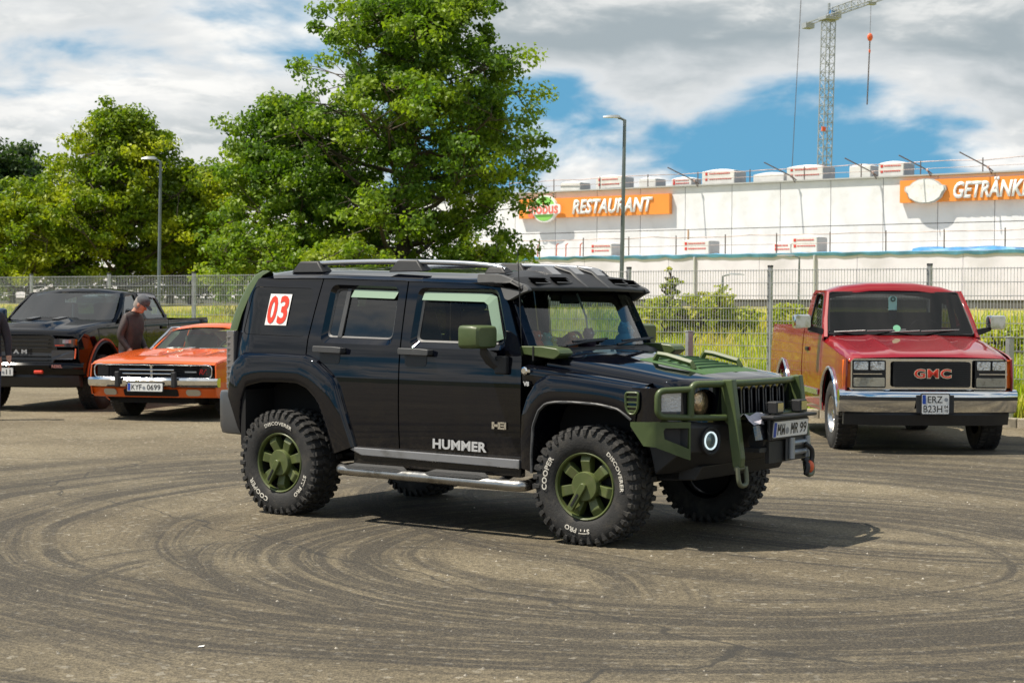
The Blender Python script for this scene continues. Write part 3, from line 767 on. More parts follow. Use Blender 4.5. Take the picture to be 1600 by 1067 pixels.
cj.box(o_-jd*6.6-Vector((0, 0, .3)), (1.4, 1.4, .8)); cj.build('counter_jib', cs, cr, 0)
MB().box((.2, -.75, Hc+1.2), (.9, .5, .5)).build('motor_box', mat('motor_blue', (.06, .2, .45), .5), cr, 0)
hk = o_+jd*12.5
orange_p = mat('hook_orange', (.75, .13, .04), .45)
MB().box(hk-Vector((0, 0, .2)), (1.2, .8, .35)).build('trolley', cs, cr, 0)
MB().tube([hk, hk-Vector((0, 0, 4.4))], .03, 5).build('hoist_rope', tube_m, cr, 0)
hb = MB(); hb.ball(hk-Vector((0, 0, 4.8)), (.42, .3, .55), 10, 8); hb.build('hook_block', orange_p, cr)
MB().tube([hk-Vector((0, 0, 5.3)), hk-Vector((.15, 0, 14.0))], .09, 6).build('chain_sling', tube_m, cr, 0)
MB().ball(hk-Vector((0, 0, 6.7)), (.16, .12, .35), 8, 6).build('sling_hook', orange_p, cr)
for z in (14, 19.5): MB().box((-w, -w, z+6), (.55, .3, .6)).build('warning_plate', orange_p, cr, 0)
cbl = MB().tube([(px(1231, 150), 150, 8), (px(1249, 150, -40)[0], 150, px(1249, 150, -40)[1])], .03, 5).build('hanging_cable', tube_m, None, 0)
tag(cbl, 'thin steel cable rising from the roof left of the crane', 'cable')
# ================================================================== BLACK OFF-ROAD VEHICLE
paint = mat('black_car_paint', (.0022, .0029, .0060), .5, 0, 1.0, 0., coat_rough=.012, dirt_tone=((.012, .010, .008), .25, 2.6), low=((.10, .083, .060), .34, .62))
olive_p = mat('olive_green_paint', (.054, .080, .023), .5, 0, .25, .4, var=.10, vscale=5, coat_rough=.25, dirt_tone=((.10, .10, .05), .25, 5))
olive_r = mat('olive_green_rim', (.082, .104, .030), .45, 0, .2, .4, var=.12, vscale=12, coat_rough=.3, dirt_tone=((.16, .14, .08), .3, 14))
plastic = mat('black_plastic', (.018, .018, .019), .55, var=.12, vscale=9, bump=.15, bscale=220)
plastic_g = mat('grey_plastic', (.055, .056, .058), .5, var=.1, vscale=6, bump=.12, bscale=200)
rubber = mat('tyre_rubber', (.020, .0195, .019), .78, var=.25, vscale=12, bump=.35, bscale=90, dirt_tone=((.075, .066, .052), .5, 9))
tread_m = mat('tread_rubber', (.026, .025, .024), .82, var=.3, vscale=14, bump=.4, bscale=120, dirt_tone=((.085, .075, .06), .55, 7))
dark = mat('underbody_black', (.006, .006, .006), .9)
chrome = mat('chrome', (.72, .73, .74), .08, 1.0, rvar=.04, vscale=5)
steel_d = mat('brushed_steel', (.42, .41, .39), .28, 1.0, dirt_tone=((.10, .085, .05), .65, 7), rvar=.08)
silver = mat('silver_trim', (.30, .30, .31), .35, .6, dirt_tone=((.12, .11, .09), .5, 5))
priv = glass('privacy_glass', (.02, .022, .025), 1.7)
clear = glass('windscreen_glass', (.66, .76, .76), 1.15)
side_glass = glass('side_glass', (.10, .12, .12), 1.5)
white_p = mat('white_print', (.78, .77, .74), .5)
grey_l = mat('silver_lettering', (.55, .55, .55), .4, .3)
red_p = mat('red_print', (.72, .045, .02), .5)
black_p = mat('black_print', (.012, .012, .012), .5)
blue_p = mat('plate_blue', (.01, .06, .38), .4)
lens = mat('lamp_lens_clear', (.55, .56, .57), .12, .35, 1.0, bump=.6, bscale=70)
amber = mat('lamp_lens_amber', (.75, .26, .03), .15, 0, 1.0, bump=.3, bscale=60)
smoke = mat('lamp_lens_smoked', (.17, .16, .165), .15, .2, 1.0)
led = mat('led_ring', (.9, .95, .95), .3, emit=((.80, .97, 1.0), .55))

def resample(pts, n):
    P = [Vector(p) for p in pts]; L = [0]
    for i in range(1, len(P)): L.append(L[-1]+(P[i]-P[i-1]).length)
    out = []
    for k in range(n):
        d = L[-1]*k/(n-1); i = max(0, min(len(P)-2, int(np.searchsorted(L, d, 'right'))-1))
        t = (d-L[i])/max(1e-9, L[i+1]-L[i]); out.append(P[i].lerp(P[i+1], t))
    return out

def plate_text(p, M, txt, x, y, hh, ww):
    me = text_mesh(txt, 1., .008, 0, 1., 0., 'CENTER'); xs = [v.co.x for v in me.vertices]; ys_ = [v.co.y for v in me.vertices]
    sx = ww/(max(xs)-min(xs)); sy = hh/(max(ys_)-min(ys_)); cx = (max(xs)+min(xs))/2; cy = (max(ys_)+min(ys_))/2
    for v in me.vertices: v.co = M @ Vector(((v.co.x-cx)*sx+x, (v.co.y-cy)*sy+y, .0085))
    me.materials.clear(); me.materials.append(black_p); link('plate_lettering', me, p)
def stroke_glyph(p, M, ch, x, y, w, h):
    """narrow plate letters M and W drawn as straight strokes"""
    t = .0105; q = MB(); f = 1 if ch == 'M' else -1
    def bar(x0, y0, x1, y1): q.add([M @ Vector((x+a_, y+f*b_, .0085)) for a_, b_ in ((x0-t/2, y0), (x0+t/2, y0), (x1+t/2, y1), (x1-t/2, y1))], [(0, 1, 2, 3) if f > 0 else (3, 2, 1, 0)])
    k = w/2-t/2; s_ = 0 if ch == 'M' else .006
    bar(-k+s_, -h/2, -k, h/2); bar(k-s_, -h/2, k, h/2); bar(-.002, -h*.12, -k+.004, h/2); bar(.002, -h*.12, k-.004, h/2)
    if ch == 'W': pass
    q.build('plate_lettering', black_p, p, 0)
def plate(parent, M, w, h, rows, name='licence_plate', eu=True, scale=1.0):
    """white plate with blue band and lettering; M maps plate x,y (metres) to the vehicle; rows = [(text, x, y, height, width)]"""
    q = MB(); q.prism(rrect(-w/2, -h/2, w/2, h/2, .012), lambda u, v, t: M @ Vector((u, v, t)), 0, .006)
    p = q.build(name, mat('plate_white_sheet', (.76, .76, .74), .4), parent, 30, fix=True)
    fr = MB(); fr.prism(rrect(-w/2-.012, -h/2-.012, w/2+.012, h/2+.012, .014), lambda u, v, t: M @ Vector((u, v, t)), -.008, .002)
    fr.build('plate_frame', plastic, p, 30, fix=True)
    if eu:
        b = MB(); b.add([M @ Vector(c) for c in ((-w/2+.004, max(-h/2+.005, h/2-.105), .0085), (-w/2+.042, max(-h/2+.005, h/2-.105), .0085), (-w/2+.042, h/2-.005, .0085), (-w/2+.004, h/2-.005, .0085))], [(0, 1, 2, 3)])
        b.build('plate_band', blue_p, p, 0)
    for txt, x, y, hh, ww in rows:
        if txt in ('MW', 'MR'):
            cw_ = ww/2*.88; stroke_glyph(p, M, 'M', x-ww*.26, y, cw_, hh)
            if txt == 'MW': stroke_glyph(p, M, 'W', x+ww*.26, y, cw_, hh)
            else: plate_text(p, M, 'R', x+ww*.27, y, hh, cw_)
        else: plate_text(p, M, txt, x, y, hh, ww)
    return p
def seal(p, M, x, y, r, c=(.25, .27, .3)):
    s = MB(); s.add([M @ Vector((x+r*math.cos(2*math.pi*k/16), y+r*math.sin(2*math.pi*k/16), .009)) for k in range(16)], [tuple(range(16))])
    s.build('plate_seal', mat('plate_seal_grey', c, .4), p, 0)

# ---------------------------------------------------------------- wheel
def arc_text(txt, r, ang, size, m, parent, y, bold=.02, spacing=1.05, sx=1.):
    """lettering bent round the wheel, tops outward; ang = middle of the word seen from outside"""
    me = text_mesh(txt, size, bold*size, .0, sx, 0., 'CENTER', spacing)
    bm = bmesh.new(); bm.from_mesh(me)
    bmesh.ops.triangulate(bm, faces=bm.faces); bm.to_mesh(me); bm.free()
    for v in me.vertices:
        a = ang-v.co.x/r; rr = r+v.co.y
        v.co = (rr*math.cos(a), y+max(0, -v.co.y)*.16, rr*math.sin(a))
    me.materials.clear(); me.materials.append(m); return link('sidewall_lettering', me, parent)
def lug(mb, r0, r1, a0, a1, y0, y1, skew=0., taper=.12):
    """tread block between radii, angles and widths"""
    def P(r, a, y): return (r*math.cos(a), y, r*math.sin(a))
    da = (a1-a0)*taper; dy = (y1-y0)*taper*.6
    b = [P(r0, a0, y0), P(r0, a1, y0), P(r0, a1+skew, y1), P(r0, a0+skew, y1)]
    t = [P(r1, a0+da, y0+dy), P(r1, a1-da, y0+dy), P(r1, a1-da+skew, y1-dy), P(r1, a0+da+skew, y1-dy)]
    mb.add(b+t, [(0, 1, 2, 3), (7, 6, 5, 4), (4, 5, 1, 0), (5, 6, 2, 1), (6, 7, 3, 2), (7, 4, 0, 3)])
def offroad_wheel(parent, pos, rz, RT=.412, RW=.232, W=.31, lettering=None, rim_rot=0., detail=True):
    """axis along local Y, outer face towards -Y"""
    wh = empty('wheel', pos, rz, parent=parent)
    h = W/2
    prof_ = [(RW-.005, -h*.80), (RW+.012, -h*.90), (RW+.035, -h*.97), (RW+.075, -h), (RT-.075, -h*1.0), (RT-.045, -h*.97), (RT-.022, -h*.88), (RT-.016, -h*.5), (RT-.014, 0),
             (RT-.016, h*.5), (RT-.022, h*.88), (RT-.05, h*.97), (RW+.07, h), (RW+.02, h*.93), (RW-.005, h*.8)]
    ty = MB(); n = 64
    rings = [[(r*math.cos(2*math.pi*k/n), y, r*math.sin(2*math.pi*k/n)) for k in range(n)] for r, y in prof_]
    ty.loft(rings, True, False); tyre = ty.build('tyre', rubber, wh, 40, fix=True)
    tr = MB(); NB = 38; st = 2*math.pi/NB
    for k in range(NB):
        a = k*st
        for sgn in (-1, 1):
            off = 0 if sgn < 0 else st*.5
            lug(tr, RT-.03, RT+.001, a+off, a+off+st*.62, *(sorted((sgn*h*.50, sgn*h*.97))), skew=.0)
            lug(tr, RT-.03, RT, a+off+st*.15, a+off+st*.85, *(sorted((sgn*h*.04, sgn*h*.44))), skew=st*.25*sgn)
            # side biters, alternately long and short, on the shoulder
            depth = .058 if k % 2 else .040
            ra, rb = RT-.012-depth, RT-.008; yy0, yy1 = sgn*h*.9, sgn*(h*1.045)
            a0_, a1_ = a+off, a+off+st*.60
            c_ = lambda r, an, y: (r*math.cos(an), y, r*math.sin(an))
            V = [c_(ra, a0_+st*.1, yy0), c_(ra, a1_-st*.1, yy0), c_(rb, a1_, yy0), c_(rb, a0_, yy0), c_(ra+.006, a0_+st*.16, yy1), c_(ra+.006, a1_-st*.16, yy1), c_(rb-.012, a1_-st*.05, yy1*.985), c_(rb-.012, a0_+st*.05, yy1*.985)]
            tr.add(V, [(0, 1, 2, 3), (7, 6, 5, 4), (4, 5, 1, 0), (5, 6, 2, 1), (6, 7, 3, 2), (7, 4, 0, 3)])
    t_ = tr.build('tread', tread_m, wh, 0, fix=True); t_['kind'] = 'stuff'
    # rim: barrel, outer ring, seven spokes, cap with arm
    rm_ = MB()
    rp_ = [(RW+.004, -h*.84), (RW-.004, -h*.90), (RW-.014, -h*.86), (RW-.018, -h*.66)]
    rm_.loft([[(r*math.cos(2*math.pi*k/56), y, r*math.sin(2*math.pi*k/56)) for k in range(56)] for r, y in rp_], True, False)
    rm_.build('rim_ring', olive_r, wh, 45, fix=True)
    MB().loft([[(r*math.cos(2*math.pi*k/40), y, r*math.sin(2*math.pi*k/40)) for k in range(40)] for r, y in ((RW-.018, -h*.66), (RW-.024, -h*.3), (RW-.035, h*.7))], True, False).build('rim_barrel', mat('rim_barrel_dark', (.012, .014, .010), .6), wh, 45, fix=True)
    bk_ = MB(); bk_.loft([[(r*math.cos(2*math.pi*k/32), y, r*math.sin(2*math.pi*k/32)) for k in range(32)] for r, y in ((.001, -.02), (.06, -.02), (.13, .0), (RW-.033, .03))], True, False)
    bk_.build('brake_disc', mat('brake_dark', (.010, .010, .011), .6, .2), wh, 40, fix=True)
    for k in range(7):
        a = R(rim_rot)+2*math.pi*k/7; ca, sa = math.cos(a), math.sin(a)
        def Q(u, v, y): return (u*ca-v*sa, y, u*sa+v*ca)
        sp = MB(); ri, ro_ = .07, RW-.014
        sp.hexa([Q(ri, -.033, -.05), Q(ro_, -.042, -.05), Q(ro_, .042, -.05), Q(ri, .033, -.05)],
                [Q(ri, -.031, -h*.66), Q(ro_*.80, -.036, -h*.80), Q(ro_*.80, .036, -h*.80), Q(ri, .031, -h*.66)])
        sp.hexa([Q(ro_*.80, -.039, -.05), Q(ro_, -.042, -.05), Q(ro_, .042, -.05), Q(ro_*.80, .039, -.05)],
                [Q(ro_*.80, -.036, -h*.80), Q(ro_, -.040, -h*.66), Q(ro_, .040, -h*.66), Q(ro_*.80, .036, -h*.80)])
        sp.build('spoke', olive_r, wh, 0, .004, fix=True)
    cp = MB(); cp.loft([[(r*math.cos(2*math.pi*k/36), y, r*math.sin(2*math.pi*k/36)) for k in range(36)] for r, y in ((.102, -h*.5), (.102, -h*.86), (.096, -h*.92), (.001, -h*.93))], True, False)
    cp.build('hub_cap', olive_r, wh, 40, fix=True)
    a = R(-122); ca, sa = math.cos(a), math.sin(a)
    ar = MB(); ar.prism(rrect(-.022, -.024, RW-.035, .024, .02), lambda u, v, t: (u*ca-v*sa, -h*.9-t, u*sa+v*ca), 0, .03)
    ar.build('cap_arm', olive_r, wh, 30, .004, fix=True)
    ar = MB(); ar.prism(rrect(.06, -.007, RW-.07, .007, .005), lambda u, v, t: (u*ca-v*sa, -h*.9-t, u*sa+v*ca), .03, .034)
    ar.build('cap_groove', black_p, wh, 30, fix=True)
    if lettering is not None:
        for txt, an, sz, sx in (('COOPER', lettering+165, .050, 1.15), ('DISCOVERER', lettering+24, .038, 1.25), ('STT PRO', lettering-98, .044, 1.1)):
            arc_text(txt, (RW+RT)/2-.017, R(an), sz, mat('sidewall_white', (.62, .59, .52), .6, dirt_tone=((.25, .22, .17), .5, 20)), wh, -h*1.005-.007, .028, 1.08, sx)
    return wh

# ---------------------------------------------------------------- body
OV = empty('off_road_vehicle', (-.093, 13.48, 0), R(-35.85), 'black boxy off-road vehicle with olive green rims and front guard', 'off-road vehicle')
def ysb(x, z):
    lo = .930-.055*(z-.95)**2*(2.2 if z < .95 else 1); hi = .905-.196*(z-1.37)-.10*max(0, z-1.6)**2
    k = .012; m_ = min(lo, hi); y = m_-k*math.log(math.exp(-(lo-m_)/k)+math.exp(-(hi-m_)/k))+k*.0
    if x < -1.78: y -= 1.15*(-1.78-x)**2
    if x > .45 and z > 1.3: y -= .10*(x-.45)**2
    return y
def ztop(x): return float(np.interp(x, [-2.1, -1.8, -1.1, -.3, .3, .65], [1.84, 1.852, 1.853, 1.826, 1.808, 1.786]))
def sidefn(s, off=0.): return lambda u, v: (u, s*(ysb(u, v)+off), v)
W_Q = rpoly([(-1.895, 1.40), (-1.215, 1.385), (-1.185, 1.762), (-1.83, 1.778)], .055)
W_R = rpoly([(-1.055, 1.345), (-.335, 1.335), (-.325, 1.772), (-1.005, 1.792)], .06)
W_Ri = rpoly([(-1.01, 1.388), (-.36, 1.378), (-.35, 1.745), (-.975, 1.762)], .045)
W_F = rpoly([(-.165, 1.325), (.70, 1.318), (.705, 1.44), (.59, 1.757), (-.14, 1.766)], [.06, .06, .04, .06, .06])
W_Fi = rpoly([(-.125, 1.366), (.672, 1.358), (.665, 1.44), (.562, 1.722), (-.105, 1.735)], [.045, .05, .03, .05, .045])
NR = len(W_R)
def ring_loft(a, b, fa, fb): 
    """band between two matching closed outlines"""
    return MB().loft([[fa(*p) for p in a]+[fa(*a[0])], [fb(*p) for p in b]+[fb(*b[0])]], False, False)
for s in (-1, 1):
    fl = s > 0; near = s < 0
    P_ = lambda nm, out, holes, mt=paint, par=OV, off=0., dep=.02, **k: patch(nm, out, holes, sidefn(s, off), mt, par, depth=dep, flip=fl, **k)
    # quarter panel
    qp = P_('quarter_panel', [(-2.01, .96), (-1.86, .96), (-1.84, 1.05), (-1.75, 1.12), (-1.22, 1.12), (-1.198, 1.15), (-1.19, 1.26), (-1.186, 1.37), (-1.155, 1.56), (-1.105, 1.846), (-1.78, 1.846), (-1.80, 1.838), (-1.87, 1.72), (-1.925, 1.61), (-1.985, 1.43), (-2.0, 1.2)], [W_Q], du=.06, dv=.06)
    gw = P_('quarter_window', [(x*.997-.004, (z-1.58)*.985+1.58) for x, z in W_Q], [], priv if not near else mat('quarter_glass_black', (.003, .0035, .005), .3, 0, 1., 0., coat_rough=.0), qp, -.004, .006)
    if near:
        st_ = P_('number_sticker', [(-1.655, 1.474), (-1.425, 1.472), (-1.402, 1.716), (-1.632, 1.720)], [], mat('sticker_white', (.80, .79, .77), .45), OV, .004, .001)
        for i, ch in enumerate('03'):
            me = text_mesh(ch, 1., .034, 0, 1., 0., 'CENTER'); xs = [v.co.x for v in me.vertices]; ys_ = [v.co.y for v in me.vertices]
            for v in me.vertices:
                u = -1.588+i*.115+(v.co.x-(max(xs)+min(xs))/2)/(max(xs)-min(xs))*.098; z = 1.595+(v.co.y-(max(ys_)+min(ys_))/2)/(max(ys_)-min(ys_))*.222
                u += (z-1.595)*.095; v.co = (u, s*(ysb(u, z)+.0075), z)
            me.materials.clear(); me.materials.append(red_p); link('digit', me, st_)
    # doors
    rd_ = P_('rear_door', [(-.256, .565), (-.256, 1.815), (-.30, 1.822), (-1.08, 1.848), (-1.094, 1.846), (-1.143, 1.56), (-1.174, 1.37), (-1.178, 1.26), (-1.186, 1.15), (-1.12, 1.10), (-1.0, 1.0), (-.88, .85), (-.80, .70), (-.74, .565)][::-1], [W_R])
    fd_ = P_('front_door', [(-.244, .565), (.855, .565), (.862, .80), (.862, 1.25), (.822, 1.36), (.70, 1.635), (.61, 1.772), (.57, 1.786), (-.22, 1.812), (-.244, 1.81)], [W_F])
    for dr, wo, wi, gl, rear in ((rd_, W_R, W_Ri, side_glass if near else clear, 1), (fd_, W_F, W_Fi, glass('open_window_glass', (.55, .62, .60), .5), 0)):
        q = ring_loft(wo, wi, lambda u, v: (u, s*(ysb(u, v)), v), lambda u, v: (u, s*(ysb(u, v)-.034), v)); q.build('window_reveal', paint, dr, 40, fix=True)
        wi2 = [((u-sum(p[0] for p in wi)/len(wi))*.965+sum(p[0] for p in wi)/len(wi), (v-1.56)*.93+1.56) for u, v in wi]
        q = ring_loft(wi, wi2, lambda u, v: (u, s*(ysb(u, v)-.030), v), lambda u, v: (u, s*(ysb(u, v)-.040), v)); q.build('window_frame', plastic_g, dr, 40, fix=True)
        patch('window_glass', wi, [], sidefn(s, -.044), gl, dr, depth=.004, flip=fl, du=.2, dv=.2)
        if rear: 
            q = MB(); q.prism([(-.905, 1.39), (-.865, 1.39), (-.825, 1.76), (-.862, 1.76)], lambda u, v, w_: (u, s*(ysb(u, v)-.043+w_), v), 0, .014); q.build('window_divider', plastic_g, dr, 30, fix=True)
    tint = mat('rain_visor_tint', (.20, .29, .21), .18, 0, .5)
    rv = MB(); rv.loft([[(x, s*(ysb(x, z)-.028), z) for x, z in ((-.79, 1.755), (-.36, 1.742), (-.352, 1.738))], [(x, s*(ysb(x, z)-.006), z) for x, z in ((-.80, 1.695), (-.37, 1.683), (-.362, 1.69))]], False, False); rv.build('rain_visor', tint, rd_, 0)
    rv = MB(); up = [(-.10, 1.735), (.52, 1.722), (.568, 1.70), (.625, 1.53), (.668, 1.40)]; lo_ = [(-.10, 1.675), (.475, 1.662), (.512, 1.64), (.568, 1.49), (.615, 1.38)]
    rv.loft([[(x, s*(ysb(x, z)-.026), z) for x, z in up], [(x, s*(ysb(x, z)-.004), z) for x, z in lo_]], False, False); rv.build('rain_visor', tint, fd_, 0)
    for dr, x0 in ((rd_, -1.07), (fd_, -.225)):
        hb_ = MB(); hb_.prism(rrect(x0+.03, 1.185, x0+.235, 1.30, .03), lambda u, v, w_: (u, s*(ysb(u, v)+w_), v), -.004, .0025); hb_.build('handle_recess', mat('recess_black', (.004, .004, .005), .35), dr, 30, fix=True)
        hd = MB(); hd.prism(rpoly([(x0, 1.272), (x0+.285, 1.268), (x0+.288, 1.312), (x0+.20, 1.318), (x0, 1.320)], .012), lambda u, v, w_: (u, s*(.93+w_), v), .012, .045)
        hd.box((x0+.03, s*.935, 1.296), (.05, .06, .04)).box((x0+.26, s*.935, 1.29), (.05, .06, .04)); hd.build('door_handle', plastic_g, dr, 30, .006, fix=True)
    # rear flare, one loft: body line, raised edge, arch edge, inner return
    def flare(nm, outer, inner, h_, n=44, mt=paint):
        A = resample([(u, v, 0) for u, v in outer], n); B = resample([(u, v, 0) for u, v in inner], n)
        def pt(p, o): return (p.x, s*(ysb(max(p.x, -1.84), min(p.y, 1.2))+o), p.y)
        rings = [[pt(p, -.01) for p in A], [pt(p.lerp(q_, .03), .010) for p, q_ in zip(A, B)], [pt(p.lerp(q_, .09), h_*.82) for p, q_ in zip(A, B)], [pt(p.lerp(q_, .17), h_) for p, q_ in zip(A, B)], [pt(p.lerp(q_, .80), h_+.004) for p, q_ in zip(A, B)],
                 [pt(p.lerp(q_, .95), h_-.002) for p, q_ in zip(A, B)], [pt(q_, h_-.016) for p, q_ in zip(A, B)], [pt(q_, -.30) for p, q_ in zip(A, B)]]
        q = MB().loft(rings, False, False); return q.build(nm, mt, OV, 42, fix=True)
    flare('rear_flare', [(-2.00, .96), (-1.985, 1.08), (-1.955, 1.19), (-1.86, 1.258), (-1.60, 1.262), (-1.35, 1.258), (-1.15, 1.252), (-1.03, 1.21), (-.90, 1.12), (-.845, 1.06), (-.76, .84), (-.665, .57)],
          [(-1.85, .60), (-1.85, .75), (-1.838, .88), (-1.79, .985), (-1.62, 1.022), (-1.40, 1.028), (-1.25, 1.024), (-1.14, .985), (-1.06, .92), (-1.015, .86), (-.94, .68), (-.885, .50)], .042)
    flare('front_flare', [(.868, .50), (.870, .70), (.885, .88), (.93, 1.01), (1.0, 1.115), (1.095, 1.168), (1.26, 1.158), (1.5, 1.135), (1.72, 1.112), (1.87, 1.095)],
          [(.985, .47), (.982, .60), (.995, .80), (1.04, .905), (1.10, .958), (1.18, .972), (1.35, .976), (1.55, .968), (1.70, .940), (1.83, .845)], .038)
    lip = MB(); lip.tube([(x, s*(.93+.030), z) for x, z in resample([(x, z, 0) for x, z in ((.985, .47), (.982, .60), (.995, .80), (1.04, .905), (1.10, .958), (1.18, .972), (1.35, .976), (1.55, .968), (1.70, .940), (1.80, .875))], 40) for _ in (0,)] if False else [(p.x, s*.962, p.y) for p in resample([(.985, .47, 0), (.982, .60, 0), (.995, .80, 0), (1.04, .905, 0), (1.10, .958, 0), (1.18, .972, 0), (1.35, .976, 0), (1.55, .968, 0), (1.70, .940, 0), (1.80, .875, 0)], 40)], .011, 6)
    lip.build('arch_trim', plastic_g, OV, 60)
    # fender: side above and ahead of the flare, and its top
    fs = MB()
    def ftop(x): return float(np.interp(x, [.87, 1.1, 1.5, 1.9, 2.05], [1.215, 1.196, 1.150, 1.104, 1.088]))
    XFy = lambda y: 2.262-.36*(abs(y)/.95)**4
    xs = [.87+.05*i for i in range(21)]
    fs.loft([[(x, s*.915, ftop(x)-.12), (x, s*.926, ftop(x)-.04), (x, s*.918, ftop(x)-.012), (x, s*.895, ftop(x)), (x, s*.80, ftop(x)+.012), (x, s*.74, ftop(x)+.015)] for x in xs], False, False)
    fe = fs.build('fender', paint, OV, 40, fix=True)
    # front corner of the fender sweeping round to the lamp face
    fc = MB(); rows = []
    for z in (.80, .86, .95, 1.02, 1.07, 1.092):
        row = [(1.80, s*.958, z)]
        for k in range(9):
            y = .955-.012*k; row.append((min(1.90+.0+(k/8)*.11, 2.02), s*(.958-.035*(k/8)**2), z))
        rows.append(row)
    rows.append([(p[0]-.01, p[1]-s*.03, 1.104-.02*(i/9)) for i, p in enumerate(rows[-1])])
    fc.loft(rows, False, False); fc.build('fender_corner', paint, OV, 40, fix=True)
    # side vent, green with bars
    vent = rpoly([(1.762, 1.058), (1.862, 1.060), (1.858, .955), (1.835, .915), (1.79, .915), (1.765, .955)][::-1], .02)
    vb = MB(); vb.prism(vent, lambda u, v, w_: (u, s*(.965+w_), v), -.03, .004); v0 = vb.build('fender_vent', black_p, OV, 30, fix=True)
    vt = MB(); vt.tube([(u, s*.974, v) for u, v in vent+vent[:2]], .009, 6, False); vt.build('vent_frame', olive_p, v0, 60)
    for zz in (1.03, .995, .965, .937):
        MB().box((1.812, s*.972, zz), (.085, .012, .010)).build('vent_bar', olive_p, v0, 0)
    # badges on the near side
    if near:
        text_obj('door_lettering', 'HUMMER', grey_l, OV, frameM((.318, -.9335, .623), (1, 0, -.012), (0, 0, 1)), size=.094, bold=.0035, sx=1.24, spacing=1.03)
        b_ = MB(); bz = .786
        for x, w_, z, hh in ((.632, .022, bz, .05), (.685, .022, bz, .05), (.658, .05, bz, .018), (.715, .045, bz+.02, .012), (.715, .045, bz-.02, .012), (.738, .016, bz, .05), (.716, .035, bz, .01)): b_.box((x, -.936, z), (w_, .012, hh))
        b_.build('door_badge', chrome, OV, 0, fix=True)
        b_ = MB(); b_.lathe([(.0, .0), (.03, .0), (.03, .012), (.02, .02), (.0, .02)], 8, Matrix.Translation((.905, -.935, 1.18)) @ Matrix.Rotation(R(90), 4, 'X')); b_.box((.93, -.94, 1.18), (.05, .015, .02)); b_.build('fender_badge', chrome, OV, 0, fix=True)
        text_obj('engine_lettering', 'V8', grey_l, OV, frameM((.917, -.938, 1.088), (1, 0, 0), (0, 0, 1)), size=.042, bold=.002)
    # tail lamp, green corner trim, bumper end
    tl_ = MB()
    tl_.loft([[(-1.985, s*.898, z), (-2.075, s*.885, z), (-2.125, s*.83, z), (-2.135, s*.72, z), (-2.02, s*.72, z), (-1.98, s*.86, z)] for z in (.96, .98, 1.40, 1.425)]); t0 = tl_.build('tail_lamp', smoke, OV, 30, .006, fix=True)
    for k in range(9): MB().box((-2.03, s*.889, 1.0+k*.047), (.075, .012, .006), Matrix.Rotation(-s*R(8), 3, 'Z')).build('lens_rib', mat('lens_rib_grey', (.22, .21, .22), .3), t0, 0)
    gt = MB(); rows = []
    for x, z, y in ((-2.065, 1.43, .855), (-2.035, 1.56, .835), (-1.99, 1.68, .815), (-1.93, 1.79, .785), (-1.86, 1.866, .745), (-1.78, 1.902, .71)):
        yo = ysb(max(x+.05, -1.9), z); rows.append([(x+.10, s*(yo+.004), z), (x+.02, s*(yo-.006), z), (x-.025, s*(yo-.04), z+.004), (x-.05, s*(yo-.12), z+.008), (x+.02, s*(yo-.13), z-.03)])
    gt.loft(rows); gt.build('corner_trim', olive_p, OV, 40, fix=True)
    rb_ = MB(); rb_.loft([[(-1.85, s*.95, z1_), (-2.05, s*(.945-d_), z1_), (-2.14, s*(.90-d_), z1_), (-2.19, s*.72, z1_), (-2.0, s*.70, z1_), (-1.86, s*.80, z1_)] for z1_, d_ in ((.60, .03), (.66, .005), (.90, .0), (.945, .012))])
    MB().box((-1.825, s*.77, .80), (.05, .36, .56)).build('arch_liner', dark, OV, 0)
    rb_.build('bumper_corner', mat('bumper_grey', (.050, .051, .054), .40, 0, .25, var=.1, vscale=6, bump=.12, bscale=200), OV, 30, .012, fix=True)
    # rocker, trim, step
    MB().box((.08, s*.885, .50), (1.56, .06, .15)).build('rocker', paint, OV, 0, .01)
    tr_ = MB(); tr_.prism([(-.72, .545), (-.60, .505), (.858, .487), (.858, .553), (-.69, .562)], lambda u, v, w_: (u, s*w_, v), .905, .936); tr_.build('rocker_trim', silver, OV, 0, .006, fix=True)
    sp_ = MB(); sp_.tube(fillet_path([(-.74, s*.80, .40), (-.80, s*1.0, .395), (.95, s*1.0, .375), (.90, s*.80, .385)], .12, 6), .040, 12); stp = sp_.build('side_step', steel_d, OV, 60)
    for x0, x1 in ((-.70, -.13), (.08, .62)):
        q = MB(); q.loft([[(x0, s*.975, .428), (x0, s*1.025, .424), (x0, s*1.025, .415), (x0, s*.975, .415)]]+[[(x, s*.955, .446), (x, s*1.035, .438), (x, s*1.04, .41), (x, s*.95, .41)] for x in (x0+.05, x1-.05)]+[[(x1, s*.975, .424), (x1, s*1.025, .42), (x1, s*1.025, .412), (x1, s*.975, .412)]])
        q.build('step_pad', mat('step_pad_rubber', (.05, .05, .05), .8, bump=.8, bscale=120), stp, 30, fix=True)
    for x in (-.5, .1, .7): MB().tube([(x, s*.98, .385), (x, s*.72, .45)], .022, 6).build('step_bracket', plastic, stp, 0)
    # mirror
    mr = MB(); cx, cy, cz = .60, s*1.085, 1.415
    ring = lambda x, k, o=0.: [(x, cy+s*(u*k)+s*o, cz+v*k) for u, v in rrect(-.13, -.082, .13, .082, .03, 3)]
    mr.loft([ring(cx-.075, .97), ring(cx-.06, 1.0), ring(cx+.03, 1.0), ring(cx+.075, .93), ring(cx+.09, .80)]); m0 = mr.build('mirror', olive_p, OV, 35, fix=True)
    q = MB(); q.add([(cx-.077, cy+s*u, cz+v) for u, v in rrect(-.115, -.068, .115, .068, .02, 3)], [tuple(range(16))]); q.build('mirror_glass', chrome, m0, 0, fix=True)
